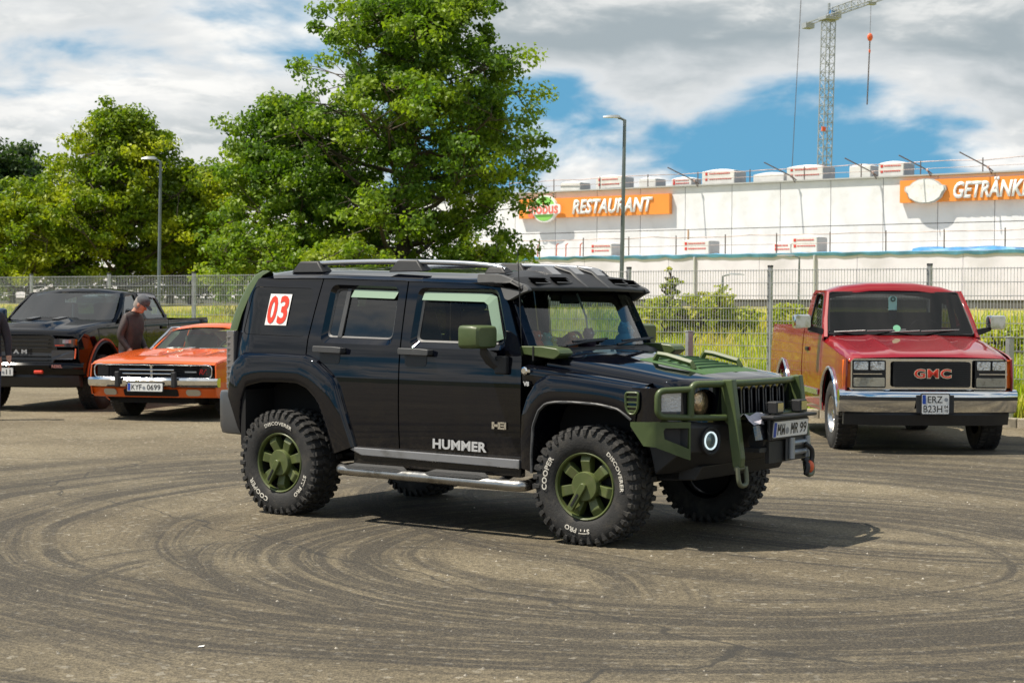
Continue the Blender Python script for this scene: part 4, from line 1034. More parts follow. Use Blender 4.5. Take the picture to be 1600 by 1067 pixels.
    q = MB(); q.loft([[(x-.035, s*y, z), (x+.035, s*y, z), (x+.035, s*y, z-.05), (x-.035, s*y, z-.05)] for x, y, z in ((.60, 1.02, 1.34), (.63, .985, 1.27), (.68, .94, 1.22))]); q.build('mirror_arm', plastic, m0, 30, .008, fix=True)
    MB().box((.705, s*.94, 1.215), (.10, .05, .13)).build('mirror_base', plastic, m0, 0, .012)
# roof
zr = lambda x, y: ztop(x)+.095*(1-(abs(y)/.83)**2.6)-.012*(abs(y) > .80)
rf = MB(); ysec = [-.822, -.812, -.79, -.755, -.70, -.6, -.4, -.2, 0, .2, .4, .6, .70, .755, .79, .812, .822]
xs = [-1.93, -1.88, -1.8, -1.6, -1.3, -1.0, -.6, -.2, .1, .35, .5, .62]
rf.loft([[(x, y*(1 if x > -1.75 else 1-.5*(-1.75-x)), zr(x, y)-(.0 if x > -1.8 else (x+1.8)**2*3.2)) for y in ysec] for x in xs], False, False)
roof = rf.build('roof', paint, OV, 50, fix=True)
MB().box((-.65, 0, 1.80), (2.2, 1.4, .03)).build('headlining', plastic_g, roof, 0)
for s in (-1, 1):
    rl = MB(); rl.tube(smooth_path([(-1.40, s*.66, 1.925), (-1.30, s*.66, 1.957), (-.85, s*.665, 1.966), (-.36, s*.665, 1.962), (.1, s*.66, 1.948), (.40, s*.65, 1.925), (.52, s*.645, 1.895)], 6), .021, 10); rr = rl.build('roof_rail', mat('rail_silver', (.50, .51, .53), .22, .9), roof, 60)
    for x in (-1.36, -.36):
        q = MB(); q.loft([[(x+a*.17, s*.60, 1.90), (x+a*.17, s*.72, 1.885), (x+a*.095, s*.70, 1.975), (x+a*.095, s*.63, 1.98)] for a in (-1, 1)]); q.build('rail_foot', plastic, rr, 30, .01, fix=True)
    q = MB(); q.loft([[(.46+a*.10, s*.59, 1.88), (.46+a*.10, s*.70, 1.865), (.45+a*.06, s*.68, 1.915), (.45+a*.06, s*.62, 1.92)] for a in (-1, 1)]); q.build('rail_foot', plastic, rr, 30, .01, fix=True)
# windscreen, pillars, cowl
def wsf(u, v):
    t = (v-1.335)/.46; return (.865-.225*t+(.075-.02*t)*(1-(u/.80)**2), u, v)
patch('windscreen', rpoly([(-.775, 1.345), (.775, 1.345), (.715, 1.775), (-.715, 1.775)], .05), [], wsf, clear, OV, depth=.006, du=.2, dv=.2)
for s in (-1, 1):
    ap = MB(); ap.loft([[(x+.03, s*(y-.03), z), (x-.01, s*(y+.015), z), (x-.09, s*(y+.02), z), (x-.08, s*(y-.05), z)] for x, y, z in ((.885, .815, 1.30), (.865, .805, 1.36), (.76, .790, 1.58), (.655, .765, 1.79))]); ap.build('windscreen_pillar', paint, OV, 30, .006, fix=True)
cw = MB(); cw.loft([[(x, y, z) for x, z in ((.80, 1.30), (.885+.065*(1-(y/.8)**2), 1.338), (.97+.05*(1-(y/.8)**2), 1.318), (1.08, 1.24))] for y in (-.79, -.5, -.2, 0, .2, .5, .79)], False, False); cw.build('cowl', plastic, OV, 40, fix=True)
for y0, y1 in ((-.55, .02), (.12, .68)):
    w_ = MB(); w_.tube([(1.0, y0, 1.35), (.97, (y0+y1)/2, 1.375), (.945, y1, 1.385)], .009, 6); w_.tube([(.965, y0+.12, 1.378), (.935, y1+.06, 1.395)], .008, 5); w_.build('wiper', black_p, OV, 0)
# hood
def zhood(x, y):
    zc = float(np.interp(x, [.95, 1.3, 1.6, 1.9, 2.1, 2.2, 2.26], [1.325, 1.300, 1.262, 1.208, 1.164, 1.135, 1.10]))
    zs = float(np.interp(x, [.95, 1.1, 2.03, 2.12], [1.275, 1.258, 1.138, 1.105])); t = min(1, abs(y)/.80)
    return zs+(zc-zs)*(1-t**2.4)
XH = lambda y: 2.235-.20*(abs(y)/.8)**3
hd = MB(); ysec = [-.805, -.80, -.785, -.75, -.66, -.5, -.36, -.2, 0, .2, .36, .5, .66, .75, .785, .80, .805]
rings = []
for k in range(17):
    t = k/16; row = []
    for y in ysec:
        x = 1.0+(XH(y)-1.0)*(1-(1-t)**1.25); ya = abs(y)
        z = zhood(x, y)-(0 if ya < .78 else .012 if ya < .79 else .03 if ya < .803 else .075)-(.0 if t < .95 else .022)
        row.append((x, y, z))
    rings.append(row)
rings.append([(p[0]+.004, p[1], p[2]-.05) for p in rings[-1]])
hd.loft(rings, False, False); hood = hd.build('hood', paint, OV, 45, fix=True)
vp = MB(); vx = [1.50, 1.52, 1.58, 1.66, 1.74, 1.82, 1.91, 2.02, 2.05]
def vrow(x, y, o): return (x, y, zhood(x, y)+o)
rows = [[vrow(x, y*(1.0 if x > 1.45 else .97), .006 if 0 < i < len(vx)-1 else -.004) for y in (-.40, -.39, -.2, 0, .2, .39, .40)] for i, x in enumerate(vx)]
for r_ in rows: r_[0] = (r_[0][0], r_[0][1], r_[0][2]-.006); r_[-1] = (r_[-1][0], r_[-1][1], r_[-1][2]-.006)
vp.loft(rows, False, False); vpo = vp.build('hood_panel', mat('olive_satin', (.052, .112, .036), .55, 0, .0, .3, var=.08), hood, 30, fix=True)
for x in (1.60, 1.68, 1.76, 1.84, 1.92):
    q = MB(); q.loft([[(x-.02, y, zhood(x-.02, y)+.007), (x+.012, y, zhood(x, y)+.017), (x+.018, y, zhood(x+.018, y)+.006)] for y in (-.27, -.1, .1, .27)], False, False); q.build('louvre', MATS['olive_satin'], vpo, 25, fix=True)
for y in (-.335, .335):
    q = MB(); q.tube([(1.60, y, zhood(1.60, y)+.0), (1.63, y, zhood(1.63, y)+.052), (1.70, y, zhood(1.70, y)+.056), (1.90, y, zhood(1.90, y)+.042), (1.92, y, zhood(1.92, y)-.0)], [.024, .022, .02, .022, .026], 4, True, 1.1); q.build('hood_handle', olive_p, hood, 20, .004, fix=True)
for s in (-1, 1):
    q = MB(); q.prism(rpoly([(.80, 1.295), (1.10, 1.262), (1.16, 1.30), (1.13, 1.338), (1.0, 1.352), (.80, 1.352)], .02), lambda u, v, w_: (u, s*w_, v), .70, .865); q.build('cowl_cap', olive_p, OV, 30, .012, fix=True)
    MB().box((.925, s*.8, 1.30), (.012, .14, .10)).build('cap_seam', black_p, OV, 0)
# roof visor
vz = MB(); rows = []
for y in (-.84, -.80, -.6, -.3, 0, .3, .6, .80, .84):
    k = 1-(y/.84)**2; e_ = abs(y) > .82
    rows.append([(.42, y, zr(.42, y)+.012), (.56+.04*k, y, zr(.55, y)+.022-(.02 if e_ else 0)), (.70+.06*k, y, 1.835+.035*k-(.03 if e_ else 0)), (.825+.07*k-(.02 if e_ else 0), y, 1.762+.012*k), (.82+.07*k-(.02 if e_ else 0), y, 1.738+.008*k), (.66+.04*k, y, 1.765), (.55, y, 1.80)])
vz.loft(rows); vis = vz.build('roof_visor', plastic, OV, 30, .006, fix=True)
for s in (-1, 1):
    q = MB(); out = rpoly([(.40, 1.865), (.40, 1.80), (.60, 1.795), (.665, 1.68), (.70, 1.672), (.80, 1.725), (.86, 1.742), (.83, 1.775), (.70, 1.825), (.60, 1.86)], .02)
    q.prism(out, lambda u, v, w_: (u, s*(min(ysb(u, min(v, 1.83)), .84)+w_), v), -.03, .016); q.build('visor_end', mat('visor_grey', (.085, .085, .085), .6, var=.1, bump=.1, bscale=200), vis, 30, .006, fix=True)
for y in (-.60, -.36, .42, .62):
    q = MB(); k = 1-(y/.84)**2; x_ = .762+.065*k; z_ = 1.8035+.0235*k
    q.box((x_, y, z_), (.010, .20, .072), Matrix.Rotation(R(-57), 3, 'Y')); q.build('visor_scoop', mat('scoop_black', (.001, .001, .001), 1., spec=0.), vis, 0)
    q = MB(); q.add([(x_-.03, y+.05, z_+.022), (x_+.03, y+.085, z_-.012), (x_+.03, y+.10, z_-.010), (x_-.03, y+.065, z_+.024)], [(0, 1, 2, 3)]); q.box((x_+.030, y, z_-.017), (.006, .19, .008), Matrix.Rotation(R(-57), 3, 'Y')); q.build('scoop_fin', plastic_g, vis, 0)
for y in (-.30, .02, .30):
    q = MB(); q.loft([[(x, y+a_*.07, 1.90+dz) for a_, dz in ((-1, -.04), (-.8, h_), (.8, h_), (1, -.04))] for x, h_ in ((.50, .0), (.56, .03), (.66, .024), (.74, -.03))]); q.build('marker_lamp', mat('marker_smoke', (.10, .10, .105), .15, .1, 1.), vis, 30, fix=True)
for y in (-.12, .17): MB().tube([(.60, y, 1.925), (.74, y, 1.885), (.885, y, 1.765)], .014, 6).build('visor_rib', plastic_g, vis, 60)
an = MB(); an.tube([(.80, -.83, 1.32), (.775, -.85, 2.02)], .0035, 5); an.build('antenna', black_p, OV, 0)

# ---------------------------------------------------------------- front
def frontfn(off=0.): return lambda u, v: (XFy(u)+off-.05*(v-.98), u, v)
slots = []
for i in range(7):
    y = -.318+i*.106; slots.append(rrect(y-.033, .882, y+.033, 1.082, .028, 4))
lamps = []
for s in (-1, 1): lamps.append([(s*.645+.098*math.cos(2*math.pi*k/28), .985+.098*math.sin(2*math.pi*k/28)) for k in range(28)])
ff = patch('front_panel', rpoly([(-.945, .86), (.945, .86), (.945, 1.085), (.82, 1.105), (-.82, 1.105), (-.945, 1.085)], .01), slots+lamps, frontfn(), paint, OV, depth=.05, du=.05, dv=.1)
MB().box((2.10, 0, .98), (.04, 1.6, .24)).build('grille_backing', dark, ff, 0)
for sl_ in slots:
    q = MB(); q.tube([(XFy(u)+.004-.05*(v-.98), u, v) for u, v in sl_+sl_[:2]], .007, 5, False); q.build('grille_slot_frame', mat('grille_trim_dark', (.07, .07, .072), .3, .6), ff, 60)
for s in (-1, 1):
    Mx = Matrix.Translation((XFy(.645)-.035, s*.645, .985)) @ Matrix.Rotation(R(90), 4, 'Y') @ Matrix.Rotation(0, 4, 'Z')
    q = MB(); q.lathe([(.096, -.03), (.092, .0), (.075, .020), (.04, .030), (.001, .033)], 28, Mx); q.build('headlight', mat('headlight_lens', (.46, .33, .19), .10, .8, 1., bump=.9, bscale=30, dirt_tone=((.05, .04, .03), .7, 16)), ff, 45, fix=True)
    q = MB(); yl_, yr_ = .795, .925
    q.loft([[(XFy(y)+.008, s*y, z) for y in (yl_, .84, .885, yr_)] for z in (.935, .94, 1.065, 1.07)], False, False); q.build('corner_lamp', lens, ff, 30, fix=True)
    q = MB(); q.loft([[(XFy(y)+.012, s*y, z) for y in (.755, .775)] for z in (.94, 1.05)], False, False); q.build('side_marker', amber, ff, 30, fix=True)
# brush guard
gd = empty('brush_guard', parent=OV)
XG = lambda y: 2.315-.33*(abs(y)/.95)**3.2
top = [(XG(y), y, 1.118) for y in (-.77, -.6, -.3, 0, .3, .6, .77)]
q = MB(); q.tube(fillet_path([(XG(.77), -.77, .905)]+top+[(XG(.77), .77, .905)], .06, 5), .024, 10); q.build('top_hoop', olive_p, gd, 60)
for s in (-1, 1):
    q = MB(); q.tube(fillet_path([(XG(.77), s*.77, 1.085), (XG(.95)+.015, s*.955, 1.075), (XG(.95)+.015, s*.955, .905), (XG(.77), s*.77, .895), (XG(.5), s*.52, .89)], .05, 5), .022, 10); q.build('lamp_hoop', olive_p, gd, 60)
    q = MB(); q.prism([(2.245, 1.145), (2.325, 1.148), (2.40, .62), (2.395, .555), (2.335, .555), (2.31, .72), (2.29, .90)], lambda u, v, w_: (u, s*.50+w_, v), -.032, .032); q.build('upright', olive_p, gd, 0, .008, fix=True)
    q = MB(); q.prism([(2.17, 1.10), (2.27, 1.12), (2.33, .80), (2.22, .90)], lambda u, v, w_: (u, s*.50+w_, v), -.006, .006); q.build('gusset', olive_p, gd, 0, fix=True)
q = MB(); q.tube([(XG(y), y, .888) for y in (-.5, -.25, 0, .25, .5)], .022, 10); q.build('lower_bar', olive_p, gd, 60)
# bumper
XB = lambda y: 2.24-.10*(abs(y)/.8)**3
q = MB(); yb = [-.80, -.6, -.4, -.2, 0, .2, .4, .6, .80]
q.loft([[(XB(y)-.10, y, .875), (XB(y)-.01, y, .868), (XB(y)+.012, y, .83), (XB(y)-.005, y, .66), (XB(y)-.07, y, .56 if abs(y) < .7 else .64), (XB(y)-.25, y, .50), (XB(y)-.30, y, .70)] for y in yb]); bmp = q.build('bumper', plastic, OV, 30, .008, fix=True)
q = MB(); q.loft([[(2.16, y, .56), (2.10, y, .46), (1.80, y, .44), (1.80, y, .56)] for y in (-.62, -.2, .2, .62)]); q.build('skid_plate', plastic, bmp, 0, .01, fix=True)
for s in (-1, 1):
    # wing: folded green plate with a framed opening
    def wfn(u, v): # u 0..1 from front to rear end
        k = np.interp(u, [0, .42, 1], [0, .42, 1])
        x = float(np.interp(u, [0, .62, .66, 1], [2.165, 1.985, 1.97, 1.80])); y = float(np.interp(u, [0, .62, .66, 1], [.80, .955, .963, .975])); return (x, s*y, v)
    wo = [(0, .615), (.10, .625), (.62, .70), (.80, .705), (1.0, .835), (1.0, .862), (.64, .868), (0, .868)]
    if s < 0: pass
    hole = [(.03, .69), (.46, .755), (.48, .81), (.44, .828), (.03, .828)]
    if s > 0: wq = patch('bumper_wing', wo, [hole], wfn, olive_p, bmp, .2, .1, .03)
    else: wq = patch('bumper_wing', wo, [hole], wfn, olive_p, bmp, .2, .1, .03, flip=True)
    q = MB(); q.loft([[(wfn(u, v)[0]-.045, wfn(u, v)[1]-s*.03, v) for u, v in hole], [(wfn(u, v)[0]-.005, wfn(u, v)[1]-s*.003, v) for u, v in hole]], True, False); q.build('wing_opening', olive_p, wq, 0, fix=True)
    q = MB(); q.add([(wfn(u, v)[0]-.046, wfn(u, v)[1]-s*.03, v) for u, v in hole], [(0, 1, 2, 3, 4)]); q.build('wing_opening_back', plastic, wq, 0)
    q = MB(); q.loft([[(2.165, s*.80, .868), (1.985, s*.955, .868), (1.80, s*.975, .862)], [(2.08, s*.74, .862), (1.93, s*.88, .862), (1.80, s*.90, .86)]], False, False); q.build('wing_top', olive_p, wq, 0, fix=True)
    Mx = Matrix.Translation((XB(.6)-.012, s*.60, .735)) @ Matrix.Rotation(R(90)-.0, 4, 'Y')
    Mx = Matrix.Translation((XB(.6)-.015, s*.60, .735)) @ Matrix.Rotation(s*R(12), 4, 'Z') @ Matrix.Rotation(R(90), 4, 'Y')
    q = MB(); q.lathe([(.098, .0), (.098, .035), (.086, .037), (.082, .02), (.001, .018)], 28, Mx); fg = q.build('fog_lamp', plastic, bmp, 40, fix=True)
    q = MB(); q.lathe([(.062, .022), (.062, .030), (.054, .030), (.054, .022)], 28, Mx); q.build('light_ring', led, fg, 40, fix=True)
    q = MB(); q.lathe([(.053, .022), (.045, .030), (.02, .035), (.001, .036)], 24, Mx); q.build('fog_lens', mat('fog_glass', (.16, .22, .22), .05, .3, 1.), fg, 40, fix=True)
    q = MB(); q.tube(fillet_path([(2.385, s*.50-.058, .56), (2.40, s*.50-.058, .435), (2.40, s*.50+.058, .435), (2.385, s*.50+.058, .56)], .05, 5), .017, 8); q.tube([(2.375, s*.5-.06, .55), (2.375, s*.5+.06, .55)], .016, 8); q.build('shackle', mat('shackle_green', (.13, .14, .09), .5, .3), bmp, 60)
# licence plate carrier, lamps, winch
pc = MB().box((2.472, .03, .885), (.10, .66, .022)); pc.box((2.46, .03, .80), (.02, .58, .15)); pcc = pc.build('plate_carrier', plastic, OV, 0, .006)
pM = frameM((2.478, .03, .798), (0, 1, 0), (.10, 0, 1))
pl = plate(pcc, pM, .52, .11, [('MW', -.145, 0, .075, .115), ('MR', .055, 0, .075, .115), ('99', .185, 0, .075, .10)]); seal(pl, pM, -.055, -.012, .024)
for y in (-.12, .24):
    q = MB(); q.box((2.44, y, .945), (.075, .105, .085)); lp = q.build('light_pod', plastic, OV, 0, .008)
    for k in range(5): MB().box((2.395, y, .915+k*.015), (.03, .11, .006)).build('cooling_fin', black_p, lp, 0)
    q = MB().box((2.479, y, .948), (.004, .082, .06)); q.build('pod_lens', mat('pod_lens', (.12, .13, .14), .08, .3, 1.), lp, 0)
rdw = random.Random(9)
cv = MB(); rows = []
for i in range(9):
    y = -.42+i*.085; row = []
    for k in range(8):
        a = math.pi*(k/7)*.95+.1; r_ = .125+rdw.uniform(-.022, .022)
        row.append((2.33+.95*r_*math.cos(a), y, .775+r_*math.sin(a)*.95-.05*(k in (0, 7))))
    rows.append(row)
cv.loft(rows, False, False); wcv = cv.build('winch_cover', mat('glossy_black_cover', (.012, .012, .016), .18, 0, .6, bump=.5, bscale=14), OV, 25, fix=True)
for (i0, k0) in ((0, 1), (0, 2), (1, 2), (2, 2), (1, 1), (0, 3), (4, 3), (5, 3)):
    q = MB(); n_ = lambda p: (p[0]+.006, p[1], p[2]+.008); q.add([n_(rows[i0][k0]), n_(rows[i0+1][k0]), n_(rows[i0+1][k0+1]), n_(rows[i0][k0+1])], [(0, 1, 2, 3)]); q.build('cover_patch', mat('pale_cover', (.40, .38, .42), .35, var=.2), wcv, 0)
q = MB(); q.tube([(2.36, -.25, .72), (2.36, .30, .72)], .06, 12); q.box((2.36, .0, .66), (.12, .62, .03)); q.box((2.42, -.05, .64), (.03, .30, .15)); wn = q.build('winch', plastic, OV, 40)
for y in (.06, .30): MB().tube([(2.475, y, .585), (2.475, y, .73)], .024, 10).build('fairlead_roller', mat('roller_grey', (.32, .34, .36), .4, .5), wn, 60)
for z in (.625, .69): MB().tube([(2.47, .07, z), (2.47, .29, z)], .02, 10).build('fairlead_roller', MATS['roller_grey'], wn, 60)
MB().box((2.455, .18, .66), (.012, .34, .18)).build('fairlead_plate', plastic_g, wn, 0, .004)
hk_ = MB(); hk_.tube(smooth_path([(2.50, .22, .68), (2.53, .26, .64), (2.53, .265, .57), (2.52, .23, .52), (2.51, .20, .55)], 5), .018, 8); hkk = hk_.build('winch_hook', black_p, wn, 60)
MB().ball((2.525, .245, .52), (.03, .038, .045), 10, 6).build('hook_thimble', mat('hook_orange_red', (.7, .12, .04), .5), hkk)
q = MB(); q.tube(smooth_path([(2.51, .21, .58), (2.53, .20, .52), (2.52, .19, .46)], 4), [.02, .026, .012, .02, .02, .02, .02, .02, .012][:9], 6); q.build('hook_strap', plastic, hkk, 60)

# ---------------------------------------------------------------- inside and underneath
MB().box((.02, 0, .77), (3.9, 1.24, .62)).build('chassis', dark, OV, 0)
MB().box((-2.0, 0, 1.15), (.06, 1.62, .95)).box((-2.06, 0, .76), (.12, 1.5, .30)).build('tailgate', paint, OV, 0, .01)
q = MB(); q.prism(rrect(-.60, 1.42, .60, 1.78, .05), lambda u, v, w_: (-2.035-w_+(v-1.42)*.25, u, v), 0, .004); q.build('rear_window', priv, OV, 30, fix=True)
for x in (-1.421, 1.421): MB().tube([(x, -.8, .41), (x, .8, .41)], .05, 8).build('axle', dark, OV, 60)
trimm = mat('interior_dark', (.02, .021, .023), .7, var=.15); seat_m = mat('seat_grey', (.035, .036, .04), .8, var=.15)
q = MB(); q.loft([[(x, y, z) for x, z in ((.42, 1.05), (.46, 1.22), (.60, 1.285), (.80, 1.30), (.86, 1.20), (.86, 1.05))] for y in (-.74, -.3, 0, .3, .74)]); q.build('dashboard', trimm, OV, 30, .02, fix=True)
for y in (-.38, .38):
    for x in (-.20, -.98):
        st_ = MB(); st_.loft([[(x-.26+t*.10*-1, y+a*.23*(1-.25*t), 1.08+.52*t) for a in (-1, 1)]+[(x-.14-t*.12, y+a*.23*(1-.25*t), 1.08+.52*t) for a in (1, -1)] for t in (0, .5, 1)]); sb = st_.build('seat', seat_m, OV, 30, .03, fix=True)
        MB().box((x-.34, y, 1.675), (.09, .26, .16)).build('headrest', seat_m, sb, 0, .03)
sw = MB(); sw.tube([(Matrix.Translation((.36, .38, 1.27)) @ Matrix.Rotation(R(-62), 4, 'Y')) @ Vector((.18*math.cos(2*math.pi*k/24), .18*math.sin(2*math.pi*k/24), 0)) for k in range(25)], .014, 6); sw.build('steering_wheel', trimm, OV, 60)
MB().box((.66, -.02, 1.685), (.03, .24, .065)).build('interior_mirror', black_p, OV, 0, .01)
MB().tube([(.70, .02, 1.73), (.76, .06, 1.55), (.80, .04, 1.33)], .008, 5).build('hanging_cable', mat('pale_cable', (.5, .6, .55), .5), OV, 60)
toys = [(.78, -.62, (.5, .09, .03), .055), (.80, -.52, (.05, .33, .28), .05), (.80, -.44, (.45, .5, .05), .04), (.80, -.20, (.45, .12, .03), .05), (.78, .06, (.09, .04, .08), .06), (.76, .60, (.09, .33, .5), .075), (.74, .68, (.12, .38, .55), .065)]
tn = ['red bobble', 'teal bobble', 'yellow bobble', 'orange bobble', 'plum bobble', 'blue plush', 'light blue plush']
lb = ['red toy on the dashboard behind the near windscreen pillar', 'teal toy on the dashboard beside the red toy', 'yellow toy on the dashboard beside the teal toy', 'orange toy in the middle of the dashboard', 'plum coloured toy right of the orange toy on the dashboard', 'blue plush toy at the far end of the dashboard', 'light blue plush toy against the far windscreen pillar']
Mo = Matrix.Translation((-.093, 13.48, 0)) @ Matrix.Rotation(R(-35.85), 4, 'Z')
for (x, y, c, r_), nm, l_ in zip(toys, tn, lb):
    p = Mo @ Vector((x, y, 1.30)); e_ = empty('dashboard_toy', p, R(-35.85), l_, 'toy', 'toys on the dashboard'); tm = mat('toy_'+nm.replace(' ', '_'), c, .6)
    MB().ball((0, 0, r_*.9), (r_, r_, r_*.9), 12, 8).build('body', tm, e_)
    hd_ = MB().ball((0, 0, r_*2.1), r_*.72, 12, 8).build('head', tm, e_)
    q = MB(); [q.ball((0, a*r_*.55, r_*2.65), r_*.25, 8, 6) for a in (-1, 1)]; q.build('ears', tm, e_)
    q = MB(); [q.ball((r_*.6, a*r_*.3, r_*2.2), r_*.16, 8, 6) for a in (-1, 1)]; q.build('eyes', white_p, e_)

# wheels
offroad_wheel(OV, (-1.421, -.83, .405), 0, lettering=64, rim_rot=14)
offroad_wheel(OV, (1.421, -.83, .405), R(3), lettering=0, rim_rot=-12)
offroad_wheel(OV, (-1.421, .83, .405), R(180), lettering=None, rim_rot=5)
offroad_wheel(OV, (1.421, .83, .405), R(183), lettering=None, rim_rot=33)
# ================================================================== PARKED VEHICLES
def road_wheel(parent, pos, rz, RT, RW, W, rim_m, spokes=0, dish=.5, hub_m=None):
    """axis along local Y, outer face towards -Y"""
    wh = empty('wheel', pos, rz, parent=parent); h = W/2; n = 48
    def rev(prof_, n_=n): return [[(r*math.cos(2*math.pi*k/n_), y, r*math.sin(2*math.pi*k/n_)) for k in range(n_)] for r, y in prof_]
    MB().loft(rev([(RW, -h*.82), (RW+.02, -h*.95), ((RW+RT)/2, -h), (RT-.03, -h*.95), (RT-.006, -h*.82), (RT, -h*.4), (RT, h*.4), (RT-.006, h*.82), (RT-.03, h*.95), (RW, h*.8)]), True, False).build('tyre', rubber, wh, 40, fix=True)
    tr = MB(); NB = 40
    for k in range(NB):
        a = 2*math.pi*k/NB
        for y0, y1 in ((-h*.9, -h*.35), (-h*.28, h*.28), (h*.35, h*.9)): lug(tr, RT-.02, RT+.006, a, a+2*math.pi/NB*.72, y0, y1, .03)
    t = tr.build('tread', tread_m, wh, 0, fix=True); t['kind'] = 'stuff'
    MB().loft(rev([(RW+.006, -h*.84), (RW-.004, -h*.90), (RW-.02, -h*.80), (RW-.03, -h*dish*.3), (RW-.035, h*.6)]), True, False).build('rim', rim_m, wh, 45, fix=True)
    if spokes:
        for k in range(spokes):
            a = 2*math.pi*(k+.3)/spokes; ca, sa = math.cos(a), math.sin(a); Q = lambda u, v, y: (u*ca-v*sa, y, u*sa+v*ca)
            MB().hexa([Q(.04, -.02, -.02), Q(RW-.01, -.03, -.02), Q(RW-.01, .03, -.02), Q(.04, .02, -.02)], [Q(.04, -.018, -h*.5), Q(RW-.01, -.026, -h*.72), Q(RW-.01, .026, -h*.72), Q(.04, .018, -h*.5)]).build('spoke', rim_m, wh, 0, .004, fix=True)
        MB().loft(rev([(RW-.03, .0), (.001, .0)], 24), True, False).build('brake_disc', dark, wh, 40, fix=True)
    else:
        MB().loft(rev([(RW-.025, -h*.1), (RW*.6, -h*.45), (RW*.42, -h*.55), (.06, -h*.5)], 32), True, False).build('wheel_disc', rim_m, wh, 40, fix=True)
    MB().loft(rev([(.065, -h*.3), (.06, -h*.72), (.045, -h*.78), (.001, -h*.79)], 20), True, False).build('hub', hub_m or rim_m, wh, 40, fix=True)
    return wh
def slab(parent, name, m, pts, bevel=0., smooth=0):
    """closed solid from matching rings of points"""
    return MB().loft(pts).build(name, m, parent, smooth, bevel, fix=True)
def arch(cx, r, z0, a0=180, a1=0, n=14): return [(cx+r*math.cos(R(a0+(a1-a0)*k/n)), z0+r*math.sin(R(a0+(a1-a0)*k/n))) for k in range(n+1)]

# ------------------------------------------------------------------ red pickup
RP = empty('pickup_truck', (4.66, 20.2, 0), R(-89.3), 'red single cab pickup truck with chrome front bumper', 'pickup truck')
red_c = mat('red_car_paint', (.23, .004, .007), .45, .0, 1.0, .2, var=.06, vscale=2, coat_rough=.03)
tinted = glass('dark_windscreen', (.10, .11, .115), .9)
red_g = glass('pickup_side_glass', (.30, .34, .33), 1.2)
def ysr(x, z):
    y = .972-.10*(z-.78)**2
    if z > 1.30: y = min(y, .972-.10*.27-.15*(z-1.30)-.12*(z-1.3)**2)
    if x > .3: y -= .16*(x-.3)**2
    return y
WB = -3.20
for s in (-1, 1):
    fn = lambda u, v, s=s: (u, s*ysr(u, v), v)
    pk = dict(fn=fn, m=red_c, parent=RP, flip=s > 0, du=.08, dv=.08)
    patch('fender', [(-.56, .46)]+[(-.50, .46)]+arch(0, .47, .46, 180, 0)[1:]+[(.70, .46), (.745, .62), (.76, .86), (.755, 1.06), (.60, 1.09), (.2, 1.145), (-.35, 1.21), (-.56, 1.235)], [], **pk)
    win = rpoly([(-1.52, 1.335), (-.66, 1.325), (-.80, 1.50), (-1.03, 1.80), (-1.48, 1.80)], [.04, .03, .02, .06, .06])
    dr = patch('door', [(-1.62, .46), (-.575, .46), (-.575, 1.27), (-.62, 1.31), (-.80, 1.56), (-1.02, 1.84), (-1.54, 1.845), (-1.62, 1.80)], [win], **pk)
    patch('door_window', win, [], lambda u, v, s=s: (u, s*(ysr(u, v)-.02), v), red_g, dr, depth=.004, flip=s > 0, du=.3, dv=.3)
    MB().tube([(u, s*(ysr(u, v)-.004), v) for u, v in win+win[:2]], .012, 5, False).build('window_seal', black_p, dr, 60)
    MB().box((-1.45, s*.968, 1.12), (.16, .03, .05)).build('door_handle', black_p, dr, 0, .008)
    patch('cab_corner', [(-1.79, .46), (-1.63, .46), (-1.63, 1.80), (-1.66, 1.85), (-1.79, 1.80)], [], **pk)
    patch('bed_side', [(-4.22, .62), (-3.76, .55)]+[(-3.70, .5)]+arch(WB, .47, .46, 180, 0)[1:-1]+[(-2.72, .5), (-1.84, .46), (-1.84, 1.38), (-4.20, 1.40), (-4.22, 1.3)], [], **pk)
    for cx in (0, WB):
        pts = arch(cx, .475, .46, 185, -5, 20); MB().tube([(u, s*(ysr(u, v)+.008), v) for u, v in pts], .022, 6).build('arch_trim', chrome, RP, 60)
        MB().loft([[(u, s*.90, v) for u, v in pts], [(u, s*.60, v) for u, v in pts]], False, False).build('wheel_housing', dark, RP, 40)
    MB().box((-2.15, s*.985, .62), (3.0, .02, .07)).build('side_moulding', mat('moulding_chrome', (.55, .55, .55), .25, .9), RP, 0, .006)
    MB().box((-1.0, s*.88, .44), (1.6, .12, .10)).build('rocker', red_c, RP, 0, .02)
    # mirror
    mr = MB(); rg = lambda x, k: [(x, s*(1.17+u*k), 1.46+v*k) for u, v in rrect(-.105, -.085, .105, .085, .03, 3)]
    mr.loft([rg(-.80, .95), rg(-.76, 1.), rg(-.66, 1.), rg(-.62, .85)]); m0 = mr.build('mirror', chrome, RP, 40, fix=True)
    MB().loft([[(-.74, s*1.10, 1.36), (-.66, s*1.10, 1.36), (-.66, s*1.10, 1.41), (-.74, s*1.10, 1.41)], [(-.70, s*.93, 1.30), (-.62, s*.93, 1.30), (-.62, s*.93, 1.38), (-.70, s*.93, 1.38)]]).build('mirror_arm', black_p, m0, 0, fix=True)
    # A pillar
    MB().loft([[(x+.03, s*(y-.035), z), (x, s*(y+.01), z), (x-.06, s*(y+.012), z), (x-.05, s*(y-.05), z)] for x, y, z in ((-.56, .925, 1.28), (-.78, .885, 1.52), (-1.03, .82, 1.83))]).build('windscreen_pillar', red_c, RP, 30, .006, fix=True)
